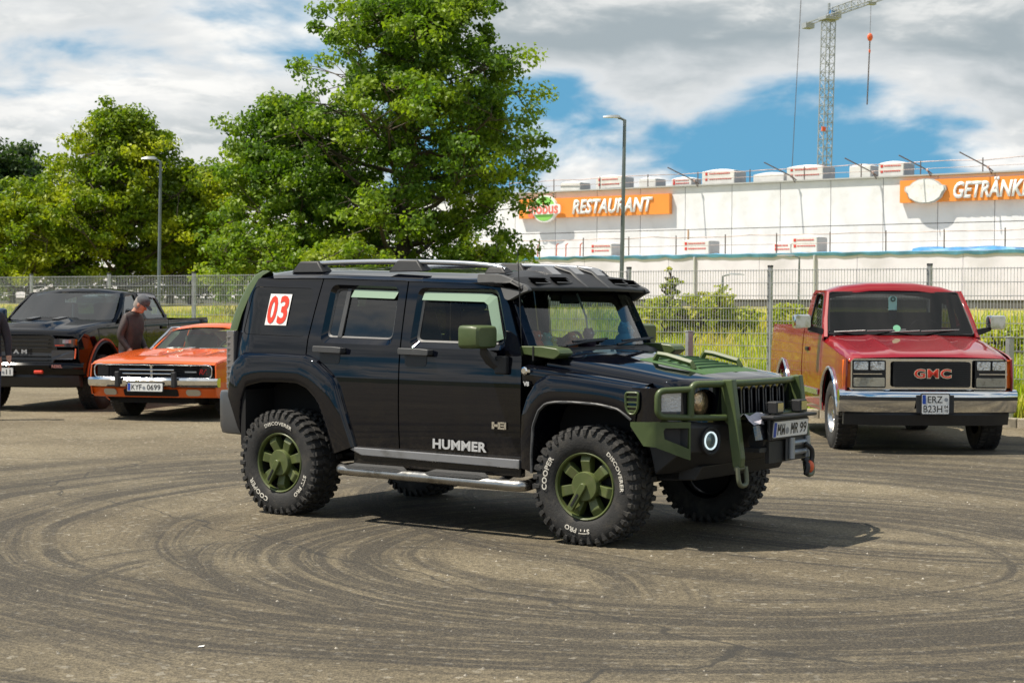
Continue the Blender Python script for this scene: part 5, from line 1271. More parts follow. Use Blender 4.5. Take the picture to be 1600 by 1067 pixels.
# hood
def zrh(x, y): return float(np.interp(x, [-.62, -.2, .3, .6, .74, .80], [1.292, 1.245, 1.175, 1.13, 1.10, 1.065]))+.02*(1-(y/.9)**2)+.012*math.exp(-((abs(y)-.40)/.05)**2)*(1 if x < .7 else 0)-(.03 if abs(y) > .86 else 0)
ysec = [-.925, -.90, -.86, -.75, -.6, -.47, -.43, -.40, -.37, -.3, -.15, 0, .15, .3, .37, .40, .43, .47, .6, .75, .86, .90, .925]
MB().loft([[(x-.05*(abs(y)/.92)**3*(x > 0), y*(1-.03*max(0, x)), zrh(x, y)-(.03 if abs(y) > .91 else 0)) for y in ysec] for x in (-.62, -.45, -.2, 0, .2, .4, .55, .66, .73, .78, .80)], False, False).build('hood', red_c, RP, 40, fix=True)
MB().loft([[(-.54, y, 1.275), (-.72, y, 1.30), (-.80, y, 1.27)] for y in (-.88, 0, .88)], False, False).build('cowl', plastic, RP, 30)
def wsr(u, v): t = (v-1.30)/.53; return (-.58-.47*t+.07*(1-(u/.88)**2), u, v)
ws_ = patch('windscreen', rpoly([(-.885, 1.31), (.885, 1.31), (.79, 1.815), (-.79, 1.815)], .05), [], wsr, tinted, RP, depth=.006, du=.2, dv=.2)
MB().tube([wsr(u, v) for u, v in rpoly([(-.885, 1.31), (.885, 1.31), (.79, 1.815), (-.79, 1.815)], .05)+[(-.86, 1.34)]], .014, 5, False).build('windscreen_seal', black_p, ws_, 60)
MB().loft([[(x, y, z-.12*(abs(y)/.82)**3.2-.0) for y in (-.85, -.83, -.77, -.6, -.3, 0, .3, .6, .77, .83, .85)] for x, z in ((-1.00, 1.84), (-1.03, 1.895), (-1.10, 1.93), (-1.4, 1.945), (-1.65, 1.925), (-1.75, 1.88), (-1.80, 1.80))], False, False).build('roof', red_c, RP, 50, fix=True)
MB().box((-1.79, 0, .9), (.04, 1.8, .9)).box((-1.79, .72, 1.55), (.04, .14, .5)).box((-1.79, -.72, 1.55), (.04, .14, .5)).build('cab_back', red_c, RP, 0)
patch('rear_window', [(-.65, 1.35), (.65, 1.35), (.60, 1.76), (-.60, 1.76)], [], lambda u, v: (-1.79, u, v), red_g, RP, depth=.004)
MB().box((-3.0, 0, .75), (2.36, 1.84, .06)).box((-4.19, 0, 1.05), (.06, 1.86, .68)).box((-1.86, 0, 1.05), (.05, 1.86, .66)).build('bed_tub', red_c, RP, 0, .01)
for y in (-.45, .20):
    MB().tube([wsr(y-.35, 1.34), (-.50, y, 1.36)], .008, 5).tube([(-.50, y+.02, 1.355), wsr(y+.5, 1.37)], .008, 5).build('wiper', mat('wiper_grey', (.25, .25, .25), .4, .4), RP, 0)
tg = MB(); tg.prism(rrect(-.05, -.14, .05, .14, .03), lambda u, v, w_: (-.78-w_, -.06+u, 1.63+v), 0, .006); tg = tg.build('hanging_tag', mat('tag_teal', (.20, .42, .40), .5), RP, 30, fix=True)
MB().lathe([(.018, 0), (.03, 0), (.03, .008), (.018, .008)], 16, Matrix.Translation((-.772, -.06, 1.735)) @ Matrix.Rotation(R(90), 4, 'Y')).build('tag_eye', black_p, tg, 0)
MB().add([(-.772, -.10, 1.50), (-.772, -.02, 1.50), (-.772, -.02, 1.57), (-.772, -.10, 1.57)], [(0, 1, 2, 3)]).build('tag_print', mat('tag_blue', (.18, .42, .62), .5), tg, 0)
q = MB(); q.lathe([(.0, 0), (.045, 0), (.045, .004), (0, .004)], 18, Matrix.Translation((-.56, -.06, 1.385)) @ Matrix.Rotation(R(60), 4, 'Y')); q.build('round_sticker', mat('sticker_green', (.16, .42, .26), .5), RP, 0)
# front: chrome panel with lamps and grille
fx = .775
q = MB(); q.prism(rrect(-.90, .715, .90, 1.065, .03), lambda u, v, w_: (fx+w_-.07*(u/.9)**4, u, v), -.06, .0); gp = q.build('grille_panel', chrome, RP, 20, .01, fix=True)
q = MB(); q.prism(rrect(-.41, .745, .46, 1.03, .03), lambda u, v, w_: (fx+w_, u, v), .0, .004); q.build('grille_backing', black_p, gp, 0, fix=True)
for k in range(13): MB().box((fx+.012, .025, .762+k*.0205), (.014, .85, .008)).build('grille_bar', plastic, gp, 0)
for s in (-1, 1):
    c = s*.685+.01
    q = MB(); q.prism(rrect(c-.185, .735, c+.185, 1.045, .02), lambda u, v, w_: (fx-.065*(u/.9)**4+w_, u, v), .0, .006); q.build('lamp_bezel', black_p, gp, 0, fix=True)
    for d in (-.09, .09):
        q = MB(); q.prism(rrect(c+d-.078, .935, c+d+.078, 1.032, .012), lambda u, v, w_: (fx-.065*(u/.9)**4+w_, u, v), .004, .018); q.build('headlight', mat('sealed_beam', (.70, .71, .70), .10, .8, 1., bump=1.0, bscale=45, dirt_tone=((.06, .06, .06), .85, 22)), gp, 0, .004, fix=True)  # dark blotches paint uneven reflections into the lens colour
    q = MB(); q.prism(rrect(c-.172, .75, c+.172, .85, .012), lambda u, v, w_: (fx-.065*(u/.9)**4+w_, u, v), .004, .018); q.build('parking_lamp', mat('parking_lamp', (.36, .34, .27), .2, .3, 1., bump=.8, bscale=60, dirt_tone=((.12, .11, .08), .6, 14)), gp, 0, .004, fix=True)
    q = MB(); q.loft([[(fx-.045, s*.875, z), (fx-.06, s*.93, z), (fx-.13, s*.955, z), (fx-.13, s*.90, z)] for z in (.735, 1.05)]); q.build('turn_lamp', mat('turn_orange', (.85, .17, .02), .25, 0, .6), gp, 0, .006, fix=True)
    MB().box((fx+.012-.07*(.87/.9)**4, s*.868, .89), (.02, .016, .30)).build('chrome_rib', chrome, gp, 0)
for y_ in (-.675, .695): MB().box((fx+.010-.065*(y_/.9)**4, y_, .892), (.012, .36, .010)).build('chrome_divider', chrome, gp, 0)
for dp, bo, mm, nm in ((.018, .055, chrome, 'emblem_outline'), (.027, .006, red_p, 'emblem')):
    me = text_mesh('GMC', .135, bo*.16, 0, 1.32, .004, 'CENTER', 1.12); me.transform(frameM((fx+dp, .03, .893), (0, 1, 0), (0, 0, 1))); me.materials.clear(); me.materials.append(mm); link(nm, me, gp)
# bumper
def bump(parent, name, m, prof_, hw, x0, curve, bevel=0., p=3, smooth=40):
    ys_ = [-hw+2*hw*k/20 for k in range(21)]
    return MB().loft([[(x0+dx-curve*(abs(y)/hw)**p, y, z) for dx, z in prof_] for y in ys_]).build(name, m, parent, smooth, bevel, fix=True)
bp_ = bump(RP, 'bumper', chrome, [(.0, .718), (.045, .716), (.078, .702), (.098, .678), (.104, .645), (.100, .60), (.080, .53), (.05, .47), (.0, .455), (-.02, .46), (-.02, .70)], 1.0, .80, .16, p=4)
bump(bp_, 'bumper_strip', plastic, [(.10, .642), (.112, .64), (.112, .605), (.098, .60), (.06, .62)], 1.0, .80, .16, p=4)
bump(bp_, 'valance', plastic, [(.045, .465), (.06, .44), (.02, .32), (-.05, .32), (-.03, .46)], .93, .80, .20, p=4)
pM = frameM((.925, .03, .565), (0, 1, 0), (0, 0, 1))
MB().box((.912, .03, .565), (.01, .42, .20)).build('plate_bracket', plastic, bp_, 0, .004)
pl = plate(bp_, pM, .30, .215, [('ERZ', -.005, .052, .075, .165), ('B23H', -.03, -.052, .075, .21)]); seal(pl, pM, .118, .05, .022); 
for i, tx in enumerate(('04', '10')): text_obj('plate_lettering', tx, black_p, pl, pM @ Matrix.Translation((.118, -.03-.045*i, .0085)), size=.045, bold=.001)
# inside and under
MB().box((-1.9, 0, .55), (4.6, 1.2, .42)).build('chassis', dark, RP, 0)
MB().box((.1, 0, .85), (1.2, 1.3, .5)).build('engine_bay', dark, RP, 0)
MB().box((-.80, 0, 1.20), (.35, 1.6, .16)).build('dashboard', trimm, RP, 0, .04)
MB().box((-1.1, 0, .85), (1.3, 1.7, .5)).build('cab_floor', trimm, RP, 0)
MB().box((-1.55, 0, 1.30), (.16, 1.4, .55)).build('bench_seat', seat_m, RP, 0, .05)
q = MB(); q.tube([(Matrix.Translation((-.95, .38, 1.33)) @ Matrix.Rotation(R(60), 4, 'Y')) @ Vector((.19*math.cos(2*math.pi*k/24), .19*math.sin(2*math.pi*k/24), 0)) for k in range(25)], .013, 6); q.build('steering_wheel', trimm, RP, 60)
alu = mat('polished_rim', (.62, .60, .57), .25, 1.0, dirt_tone=((.25, .2, .14), .4, 8))
for x in (0, WB):
    for s in (-1, 1): road_wheel(RP, (x, s*.83, .39), 0 if s < 0 else R(180), .39, .215, .26, alu, 0)

# ------------------------------------------------------------------ orange coupe
OC = empty('muscle_car', (-4.81, 25.24, 0), R(-102.2), 'orange classic coupe with wide black grille and chrome bumper', 'car')
org = mat('orange_car_paint', (.66, .095, .004), .5, 0, 1.0, .1, var=.04, vscale=2, coat_rough=.03)
cclr = glass('coupe_glass', (.55, .68, .62), 1.1)
def yso(x, z):
    y = .965-.30*(z-.58)**2
    if x > .55: y -= .10*(x-.55)**2
    return y
for s in (-1, 1):
    fn = lambda u, v, s=s: (u, s*yso(u, v), v)
    pk = dict(fn=fn, m=org, parent=OC, flip=s > 0, du=.08, dv=.08)
    patch('fender', [(-.62, .24), (-.44, .24)]+arch(0, .40, .30, 188, -8)+[(.50, .30), (.95, .36), (.985, .56), (.97, .78), (.5, .86), (-.1, .90), (-.62, .925)], [], **pk)
    dr = patch('door', [(-1.98, .24), (-.632, .24), (-.632, .925), (-1.98, .93)], [], **pk)
    patch('rear_quarter', [(-4.25, .40), (-3.40, .30)]+arch(-2.97, .40, .30, 180, 0)+[(-2.45, .24), (-1.992, .24), (-1.992, .93), (-2.7, .985), (-3.5, .96), (-4.25, .90)], [], **pk)
    for cx in (0, -2.97):
        pts = arch(cx, .40, .30, 188, -8, 20); MB().loft([[(u, s*.955, v) for u, v in pts], [(u, s*.60, v) for u, v in pts]], False, False).build('wheel_housing', dark, OC, 40)
    MB().loft([[(x, s*y, z), (x+.04, s*(y-.05), z), (x-.03, s*(y-.06), z)] for x, y, z in ((-.66, .76, .94), (-1.18, .62, 1.27))]).build('windscreen_pillar', org, OC, 0, fix=True)
    MB().tube([(-.63, s*.775, .94), (-1.15, s*.63, 1.275)], .014, 6).build('pillar_trim', chrome, OC, 60)
    patch('side_window', [(-2.0, .94), (-.75, .94), (-1.2, 1.25), (-1.95, 1.26)], [], lambda u, v, s=s: (u, s*(.80-.42*(v-.94)), v), cclr, dr, depth=.004, flip=s > 0)
    MB().loft([[(x, s*.80*k, .93), (x, s*.62*k, z)] for x, k, z in ((-1.98, 1, 1.30), (-2.6, 1, 1.25), (-3.3, .99, 1.02), (-3.5, .99, .96))], False, False).build('sail_panel', org, OC, 30)
def zoh(x, y): 
    a_ = abs(y); z = float(np.interp(x, [-.68, -.2, .4, .8, .97, 1.02], [.955, .93, .885, .845, .815, .785]))+.02*(1-(y/.93)**2)
    if -.5 < x < .45 and .18 < a_ < .48: z -= .018
    return z
ysec = [-.945, -.93, -.88, -.7, -.5, -.46, -.33, -.2, -.16, 0, .16, .2, .33, .46, .5, .7, .88, .93, .945]
MB().loft([[(x-.05*(abs(y)/.93)**2*(x > .5)+.03*(x > .9)*(1-(y/.93)**2), y*(1-.02*max(0, x)), zoh(x, y)-(.02 if abs(y) > .935 else 0)) for y in ysec] for x in (-.68, -.52, -.49, -.2, .1, .40, .46, .6, .8, .9, .97, 1.0, 1.02)], False, False).build('hood', org, OC, 30, fix=True)
def wso(u, v): t = (v-.945)/.33; return (-.68-.52*t+.14*(1-(u/.78)**2), u, v)
patch('windscreen', rpoly([(-.755, .95), (.755, .95), (.625, 1.275), (-.625, 1.275)], .04), [], wso, cclr, OC, depth=.005, du=.15, dv=.15)
MB().tube([wso(u, v) for u, v in rpoly([(-.755, .95), (.755, .95), (.625, 1.275), (-.625, 1.275)], .04)+[(-.755, .97)]], .012, 5, False).build('windscreen_trim', chrome, OC, 60)
MB().loft([[(x, y, z-.10*(abs(y)/.68)**3) for y in (-.68, -.62, -.5, -.25, 0, .25, .5, .62, .68)] for x, z in ((-1.05, 1.285), (-1.15, 1.325), (-1.5, 1.345), (-1.9, 1.345), (-2.3, 1.31), (-2.7, 1.24))], False, False).build('roof', org, OC, 50, fix=True)
MB().loft([[(x, y, z) for y in (-.93, -.5, 0, .5, .93)] for x, z in ((-2.7, 1.20), (-3.3, .99), (-4.2, .93), (-4.28, .6))], False, False).build('rear_deck', org, OC, 30)
# face: chrome loop grille, black with centre divider
def fo(y): return 1.02-.055*(abs(y)/.9)**2
q = MB(); lp = rrect(-.875, .60, .875, .785, .06, 5); q.tube([(fo(u)+.01, u, v) for u, v in lp+lp[:2]], .011, 8, False); gl_ = q.build('grille_loop', chrome, OC, 60)
ysl = [-.86+1.72*k/14 for k in range(15)]
MB().loft([[(fo(y)-.10, y, .605), (fo(y)-.10, y, .78)] for y in ysl], False, False).build('grille_back', mat('grille_dark', (.012, .012, .013), .45), gl_, 0)
for z in (.63, .66, .69, .72, .75): MB().tube([(fo(y)-.075, y, z) for y in ysl], .004, 4).build('grille_bar', plastic_g, gl_, 0)
MB().tube([(fo(0)-.01, 0, .60), (fo(0)+.01, 0, .785)], .022, 8).build('centre_divider', chrome, gl_, 60)
for s in (-1, 1): MB().loft([[(fo(.8)-.07, s*.70, z), (fo(.8)-.02, s*.84, z)] for z in (.625, .765)], False, False).build('headlight_door', mat('lamp_door_dark', (.02, .02, .02), .35, .1, .3), gl_, 0)
text_obj('grille_lettering', 'R/T', mat('emblem_red', (.6, .02, .02), .4), gl_, frameM((fo(.75)-.045, .74, .685), (0, 1, 0), (0, 0, 1)), size=.10, shear=.3, bold=.003)
MB().box((fo(.55)-.055, .55, .685), (.01, .17, .018)).build('grille_script', grey_l, gl_, 0)
for z, hw in ((.715, .405), (.66, .36)): MB().tube([(fo(y)+.06, y-.05, z) for y in (-hw, -hw/2, 0, hw/2, hw)], .009, 6).build('chrome_bar', chrome, gl_, 60)
bo_ = bump(OC, 'bumper', chrome, [(.0, .605), (.10, .60), (.125, .57), (.12, .51), (.08, .475), (.0, .475)], .965, .98, .10, p=2.5)
for s in (-1, 1): MB().box((1.11, s*.42-.05, .58), (.06, .07, .22)).build('bumper_guard', plastic, bo_, 0, .015)
bump(OC, 'valance', org, [(.06, .475), (.085, .45), (.02, .33), (-.05, .32), (-.05, .47)], .93, .98, .12, p=2.5)
for s in (-1, 1):
    q = MB(); q.prism(rrect(s*.62-.10, .355, s*.62+.10, .445, .04), lambda u, v, w_: (1.06-.12*(abs(u)/.93)**2.5+(v-.40)*.5+w_, u, v), -.03, .006); q.build('valance_lamp', mat('valance_lamp', (.40, .38, .32), .2, .2, 1.), OC, 0, fix=True)
q = MB(); q.prism(rrect(-.40, .345, .40, .445, .02), lambda u, v, w_: (1.04+(v-.40)*.5+w_, u, v), -.03, .01); q.build('air_intake', dark, OC, 0, fix=True)
pM = frameM((1.125, -.05, .475), (0, 1, 0), (-.06, 0, 1)); pl = plate(OC, pM, .52, .115, [('KYF', -.125, 0, .075, .15), ('0699', .13, 0, .075, .20)]); seal(pl, pM, -.015, -.01, .022)
MB().box((-1.6, 0, .45), (4.9, 1.15, .42)).build('chassis', dark, OC, 0)
MB().box((.35, 0, .6), (1.15, 1.3, .42)).build('engine_bay', dark, OC, 0)
MB().box((-.78, 0, .85), (.35, 1.5, .16)).build('dashboard', mat('dash_green', (.22, .26, .12), .7), OC, 0, .03)
for y in (-.4, .4): MB().box((-1.75, y, .88), (.2, .5, .55)).build('seat', mat('seat_pale', (.30, .30, .24), .7), OC, 0, .06)
q = MB(); q.tube([(Matrix.Translation((-1.0, .38, .95)) @ Matrix.Rotation(R(60), 4, 'Y')) @ Vector((.18*math.cos(2*math.pi*k/24), .18*math.sin(2*math.pi*k/24), 0)) for k in range(25)], .013, 6); q.build('steering_wheel', trimm, OC, 60)
for y0, y1 in ((-.5, -.02), (.05, .55)): MB().tube([(-.56, y0+.3, .965), wso(y1, .985)], .007, 5).tube([wso(y0, .975), wso(y1, .985)], .006, 5).build('wiper', chrome, OC, 60)
for x in (0, -2.97):
    for s in (-1, 1): road_wheel(OC, (x, s*.80, .345), (0 if s < 0 else R(180))+(R(-8) if x == 0 else 0), .345, .19, .25, mat('coupe_rim', (.20, .20, .20), .35, .8), 5)

# ------------------------------------------------------------------ black pickup
BP = empty('pickup_truck', (-7.3, 27.1, 0), R(-100.6), 'black crew cab pickup truck with orange wheel arch edges', 'pickup truck')
blk = mat('black_pickup_paint', (.004, .004, .005), .5, 0, .6, 0., coat_rough=.03)
arch_o = mat('arch_orange', (.60, .09, .02), .4, 0, .5)
bglass = glass('black_pickup_glass', (.16, .22, .24), 1.5)
def ysk(x, z):
    y = 1.01-.10*(z-.85)**2
    if z > 1.36: y = min(y, .985-.42*(z-1.36))
    if x > .2: y -= .14*(x-.2)**2
    return y
for s in (-1, 1):
    fn = lambda u, v, s=s: (u, s*ysk(u, v), v)
    pk = dict(fn=fn, m=blk, parent=BP, flip=s > 0, du=.08, dv=.08)
    patch('fender', [(-.62, .50), (-.53, .50)]+arch(0, .52, .50, 180, 0)[1:]+[(.66, .52), (.80, .80), (.82, 1.06), (.66, 1.17), (.2, 1.25), (-.4, 1.30), (-.62, 1.32)], [], **pk)
    w1 = rpoly([(-1.62, 1.39), (-.80, 1.38), (-1.22, 1.76), (-1.60, 1.78)], [.04, .03, .06, .04]); w2 = rpoly([(-2.58, 1.40), (-1.74, 1.39), (-1.72, 1.785), (-2.42, 1.77)], .05)
    d1 = patch('front_door', [(-1.68, .50), (-.63, .50), (-.63, 1.33), (-.78, 1.42), (-1.20, 1.80), (-1.66, 1.825)], [w1], **pk)
    d2 = patch('rear_door', [(-2.66, .50), (-1.69, .50), (-1.67, 1.825), (-2.3, 1.82), (-2.50, 1.79), (-2.66, 1.42)], [w2], **pk)
    for d_, w_ in ((d1, w1), (d2, w2)):
        patch('door_window', w_, [], lambda u, v, s=s: (u, s*(ysk(u, v)-.02), v), bglass, d_, depth=.004, flip=s > 0, du=.3, dv=.3)
        pts = [p for p in w_ if p[1] > 1.72]; 
    for d_, x in ((d1, -1.55), (d2, -2.52)): MB().box((x+.1, s*1.0, 1.24), (.22, .04, .05)).build('door_handle', blk, d_, 0, .012)
    MB().loft([[(x, s*(ysk(x, z)+.012), z), (x+.01, s*(ysk(x, z-.05)+.012), z-.05)] for x, z in ((-2.45, 1.775), (-2.1, 1.80), (-1.74, 1.80))], False, False).build('rain_visor', smoke, d2, 0)
    patch('bed_side', [(-4.55, .62), (-4.2, .5)]+arch(-3.67, .52, .50, 180, 0)[1:-1]+[(-3.1, .5), (-2.68, .5), (-2.68, 1.36), (-4.55, 1.40)], [], **pk)
    for cx in (0, -3.67):
        pts = arch(cx, .54, .50, 185, -5, 20); MB().tube([(u, s*(ysk(u, v)+.012), v) for u, v in pts], .035, 6, True, .6).build('arch_flare', plastic, BP, 60)
        pts2 = arch(cx, .58, .50, 178, 2, 20); MB().tube([(u, s*(ysk(u, v)+.010), v) for u, v in pts2], .018, 5).build('arch_edge', arch_o, BP, 60)
        MB().loft([[(u, s*.95, v) for u, v in pts], [(u, s*.62, v) for u, v in pts]], False, False).build('wheel_housing', dark, BP, 40)
    mr = MB(); rg = lambda x, k: [(x, s*(1.16+u*k), 1.44+v*k) for u, v in rrect(-.12, -.11, .12, .11, .04, 3)]
    mr.loft([rg(-.86, .95), rg(-.82, 1.), rg(-.72, 1.), rg(-.67, .8)]); m0 = mr.build('mirror', blk if s > 0 else mat('mirror_blue', (.02, .05, .10), .15, 0, 1.), BP, 40, fix=True)
    MB().box((-.77, s*1.0, 1.37), (.10, .16, .05)).build('mirror_arm', plastic, m0, 0)
    MB().loft([[(x+.03, s*(y-.035), z), (x, s*(y+.01), z), (x-.06, s*(y+.012), z), (x-.05, s*(y-.05), z)] for x, y, z in ((-.58, .93, 1.33), (-.9, .90, 1.57), (-1.24, .79, 1.81))]).build('windscreen_pillar', blk, BP, 30, fix=True)
    # lamps
    q = MB(); q.loft([[(.86-.20*(k/4)**2, s*(.58+.36*k/4), z) for k in range(5)] for z in (.975, 1.0, 1.075, 1.10)], False, False); hl = q.build('headlight', mat('head_lamp_smoked', (.10, .10, .11), .1, .2, 1.), BP, 30, fix=True)
    q = MB(); q.loft([[(.872-.20*(k/4)**2, s*(.60+.26*k/4), z) for k in range(4)] for z in (.99, 1.01)], False, False); q.build('light_strip', mat('lamp_red_strip', (.65, .10, .06), .3), hl, 0)
    q = MB(); q.loft([[(.868-.20*(k/4)**2, s*(.72+.14*k/4), z) for k in range(4)] for z in (1.03, 1.085)], False, False); q.build('projector', mat('lamp_clear', (.5, .5, .55), .15, .4, 1.), hl, 0)
    q = MB(); q.loft([[(.80-.12*k, s*(.90+.03*k), z) for k in (0, 1)] for z in (1.0, 1.09)], False, False); q.build('turn_lamp', MATS['turn_orange'], hl, 0)
    q = MB(); q.prism(rrect(s*.72-.16, .79, s*.72+.16, .93, .03), lambda u, v, w_: (.90-.15*(u/.95)**4+w_, u, v), .0, .02); q.build('bumper_lamp', mat('bumper_lamp_grey', (.07, .08, .10), .15, .2, 1.), BP, 0, fix=True)
    MB().tube([(.92-.15*(.9)**4, s*.90, .80), (.90-.15*(.9)**4, s*.905, .95)], .012, 5).build('orange_accent', arch_o, BP, 60)
    MB().box((.96, s*.38, .60), (.06, .14, .05)).build('tow_hook', mat('tow_red', (.7, .06, .03), .4), BP, 0, .015)
def zkh(x, y): return float(np.interp(x, [-.66, -.2, .3, .6, .78, .84], [1.36, 1.335, 1.285, 1.235, 1.19, 1.13]))+.03*(1-(y/.95)**2)+(.035 if abs(y) < .36 and -.5 < x < .55 else 0)-(.03 if abs(y) > .9 else 0)
ysec = [-.965, -.94, -.88, -.7, -.5, -.40, -.34, -.2, 0, .2, .34, .40, .5, .7, .88, .94, .965]
MB().loft([[(x-.08*(abs(y)/.95)**3*(x > 0), y*(1-.04*max(0, x)), zkh(x, y)-(.04 if abs(y) > .95 else 0)) for y in ysec] for x in (-.66, -.52, -.46, -.2, .1, .35, .52, .60, .70, .78, .82, .84)], False, False).build('hood', blk, BP, 35, fix=True)
for s in (-1, 1): MB().box((-.1, s*.22, zkh(-.1, .22)+.012), (.32, .12, .02), Matrix.Rotation(R(5), 3, 'Y')).build('hood_scoop', mat('scoop_grey', (.06, .06, .06), .4), BP, 0, .008)
def wsk(u, v): t = (v-1.36)/.46; return (-.60-.66*t+.10*(1-(u/.9)**2), u, v)
patch('windscreen', rpoly([(-.885, 1.37), (.885, 1.37), (.755, 1.80), (-.755, 1.80)], .05), [], wsk, glass('black_pickup_screen', (.25, .36, .40), 1.7), BP, depth=.005, du=.2, dv=.2)
MB().loft([[(x, y, z-.11*(abs(y)/.80)**3) for y in (-.80, -.74, -.6, -.3, 0, .3, .6, .74, .80)] for x, z in ((-1.20, 1.82), (-1.28, 1.86), (-1.5, 1.885), (-2.0, 1.885), (-2.4, 1.86), (-2.55, 1.80))], False, False).build('roof', blk, BP, 50, fix=True)
MB().box((-2.66, 0, 1.0), (.05, 1.9, .9)).build('cab_back', blk, BP, 0)
patch('rear_window', [(-.7, 1.42), (.7, 1.42), (.62, 1.76), (-.62, 1.76)], [], lambda u, v: (-2.66+(v-1.42)*.3, u, v), bglass, BP, depth=.004)
MB().box((-3.6, 0, .8), (1.8, 1.9, .06)).box((-4.53, 0, 1.05), (.06, 1.9, .66)).build('bed_tub', blk, BP, 0)
# grille and bumper
q = MB(); q.prism(rpoly([(-.56, .72), (.56, .72), (.62, .90), (.56, 1.15), (-.56, 1.15), (-.62, .90)], .05), lambda u, v, w_: (.88-.06*(u/.6)**4-.08*max(0, v-1.0)+w_, u, v), -.12, .0); gk = q.build('grille', mat('grille_gloss_black', (.010, .010, .011), .3, 0, .5), BP, 0, .01, fix=True)
for z in (.78, .84, .96, 1.02, 1.08): MB().box((.885-.08*max(0, z-1.0), 0, z), (.02, 1.0, .014)).build('grille_bar', plastic, gk, 0)
text_obj('grille_lettering', 'RAM', mat('badge_pale', (.45, .45, .46), .3, .5), gk, frameM((.905, 0, .90), (0, 1, 0), (0, 0, 1)), size=.085, bold=.003, sx=1.5, spacing=1.6)
bk_ = bump(BP, 'bumper', blk, [(.0, .74), (.08, .735), (.11, .70), (.11, .62), (.07, .56), (.0, .54)], 1.0, .86, .22, p=3.5)
bump(bk_, 'valance', plastic, [(.07, .56), (.09, .52), (.04, .38), (-.05, .36), (-.05, .55)], .92, .86, .22, p=3.5)
pM = frameM((.985, -.28, .60), (0, 1, 0), (0, 0, 1)); pl = plate(bk_, pM, .52, .115, [('ERZ', -.14, 0, .075, .14), ('K', .05, 0, .075, .045), ('11', .185, 0, .075, .07)]); seal(pl, pM, .105, -.01, .02)
for y in (.66,): text_obj('bumper_lettering', 'REBEL', mat('badge_red', (.55, .25, .22), .4), bk_, frameM((.955-.02, y, .685), (-.25, 1, 0), (0, 0, 1)), size=.06, bold=.002)
MB().box((-1.8, 0, .6), (4.9, 1.25, .42)).build('chassis', dark, BP, 0); MB().box((.2, 0, .85), (1.0, 1.2, .6)).build('engine_bay', dark, BP, 0)
MB().box((-.85, 0, 1.28), (.4, 1.7, .16)).build('dashboard', trimm, BP, 0, .04); MB().box((-1.6, 0, .85), (2.0, 1.8, .5)).build('cab_floor', trimm, BP, 0)
for y in (-.42, .42):
    MB().box((-1.55, y, 1.32), (.2, .52, .65)).build('seat', seat_m, BP, 0, .05)
MB().tube([(-.95, .05, 1.38), (-.97, .05, 1.62)], .02, 6).build('phone_mount', mat('mount_grey', (.35, .36, .36), .5), BP, 60)
for x in (0, -3.67):
    for s in (-1, 1): road_wheel(BP, (x, s*.87, .42), 0 if s < 0 else R(180), .42, .235, .28, mat('dark_rim', (.04, .04, .042), .35, .7), 6)
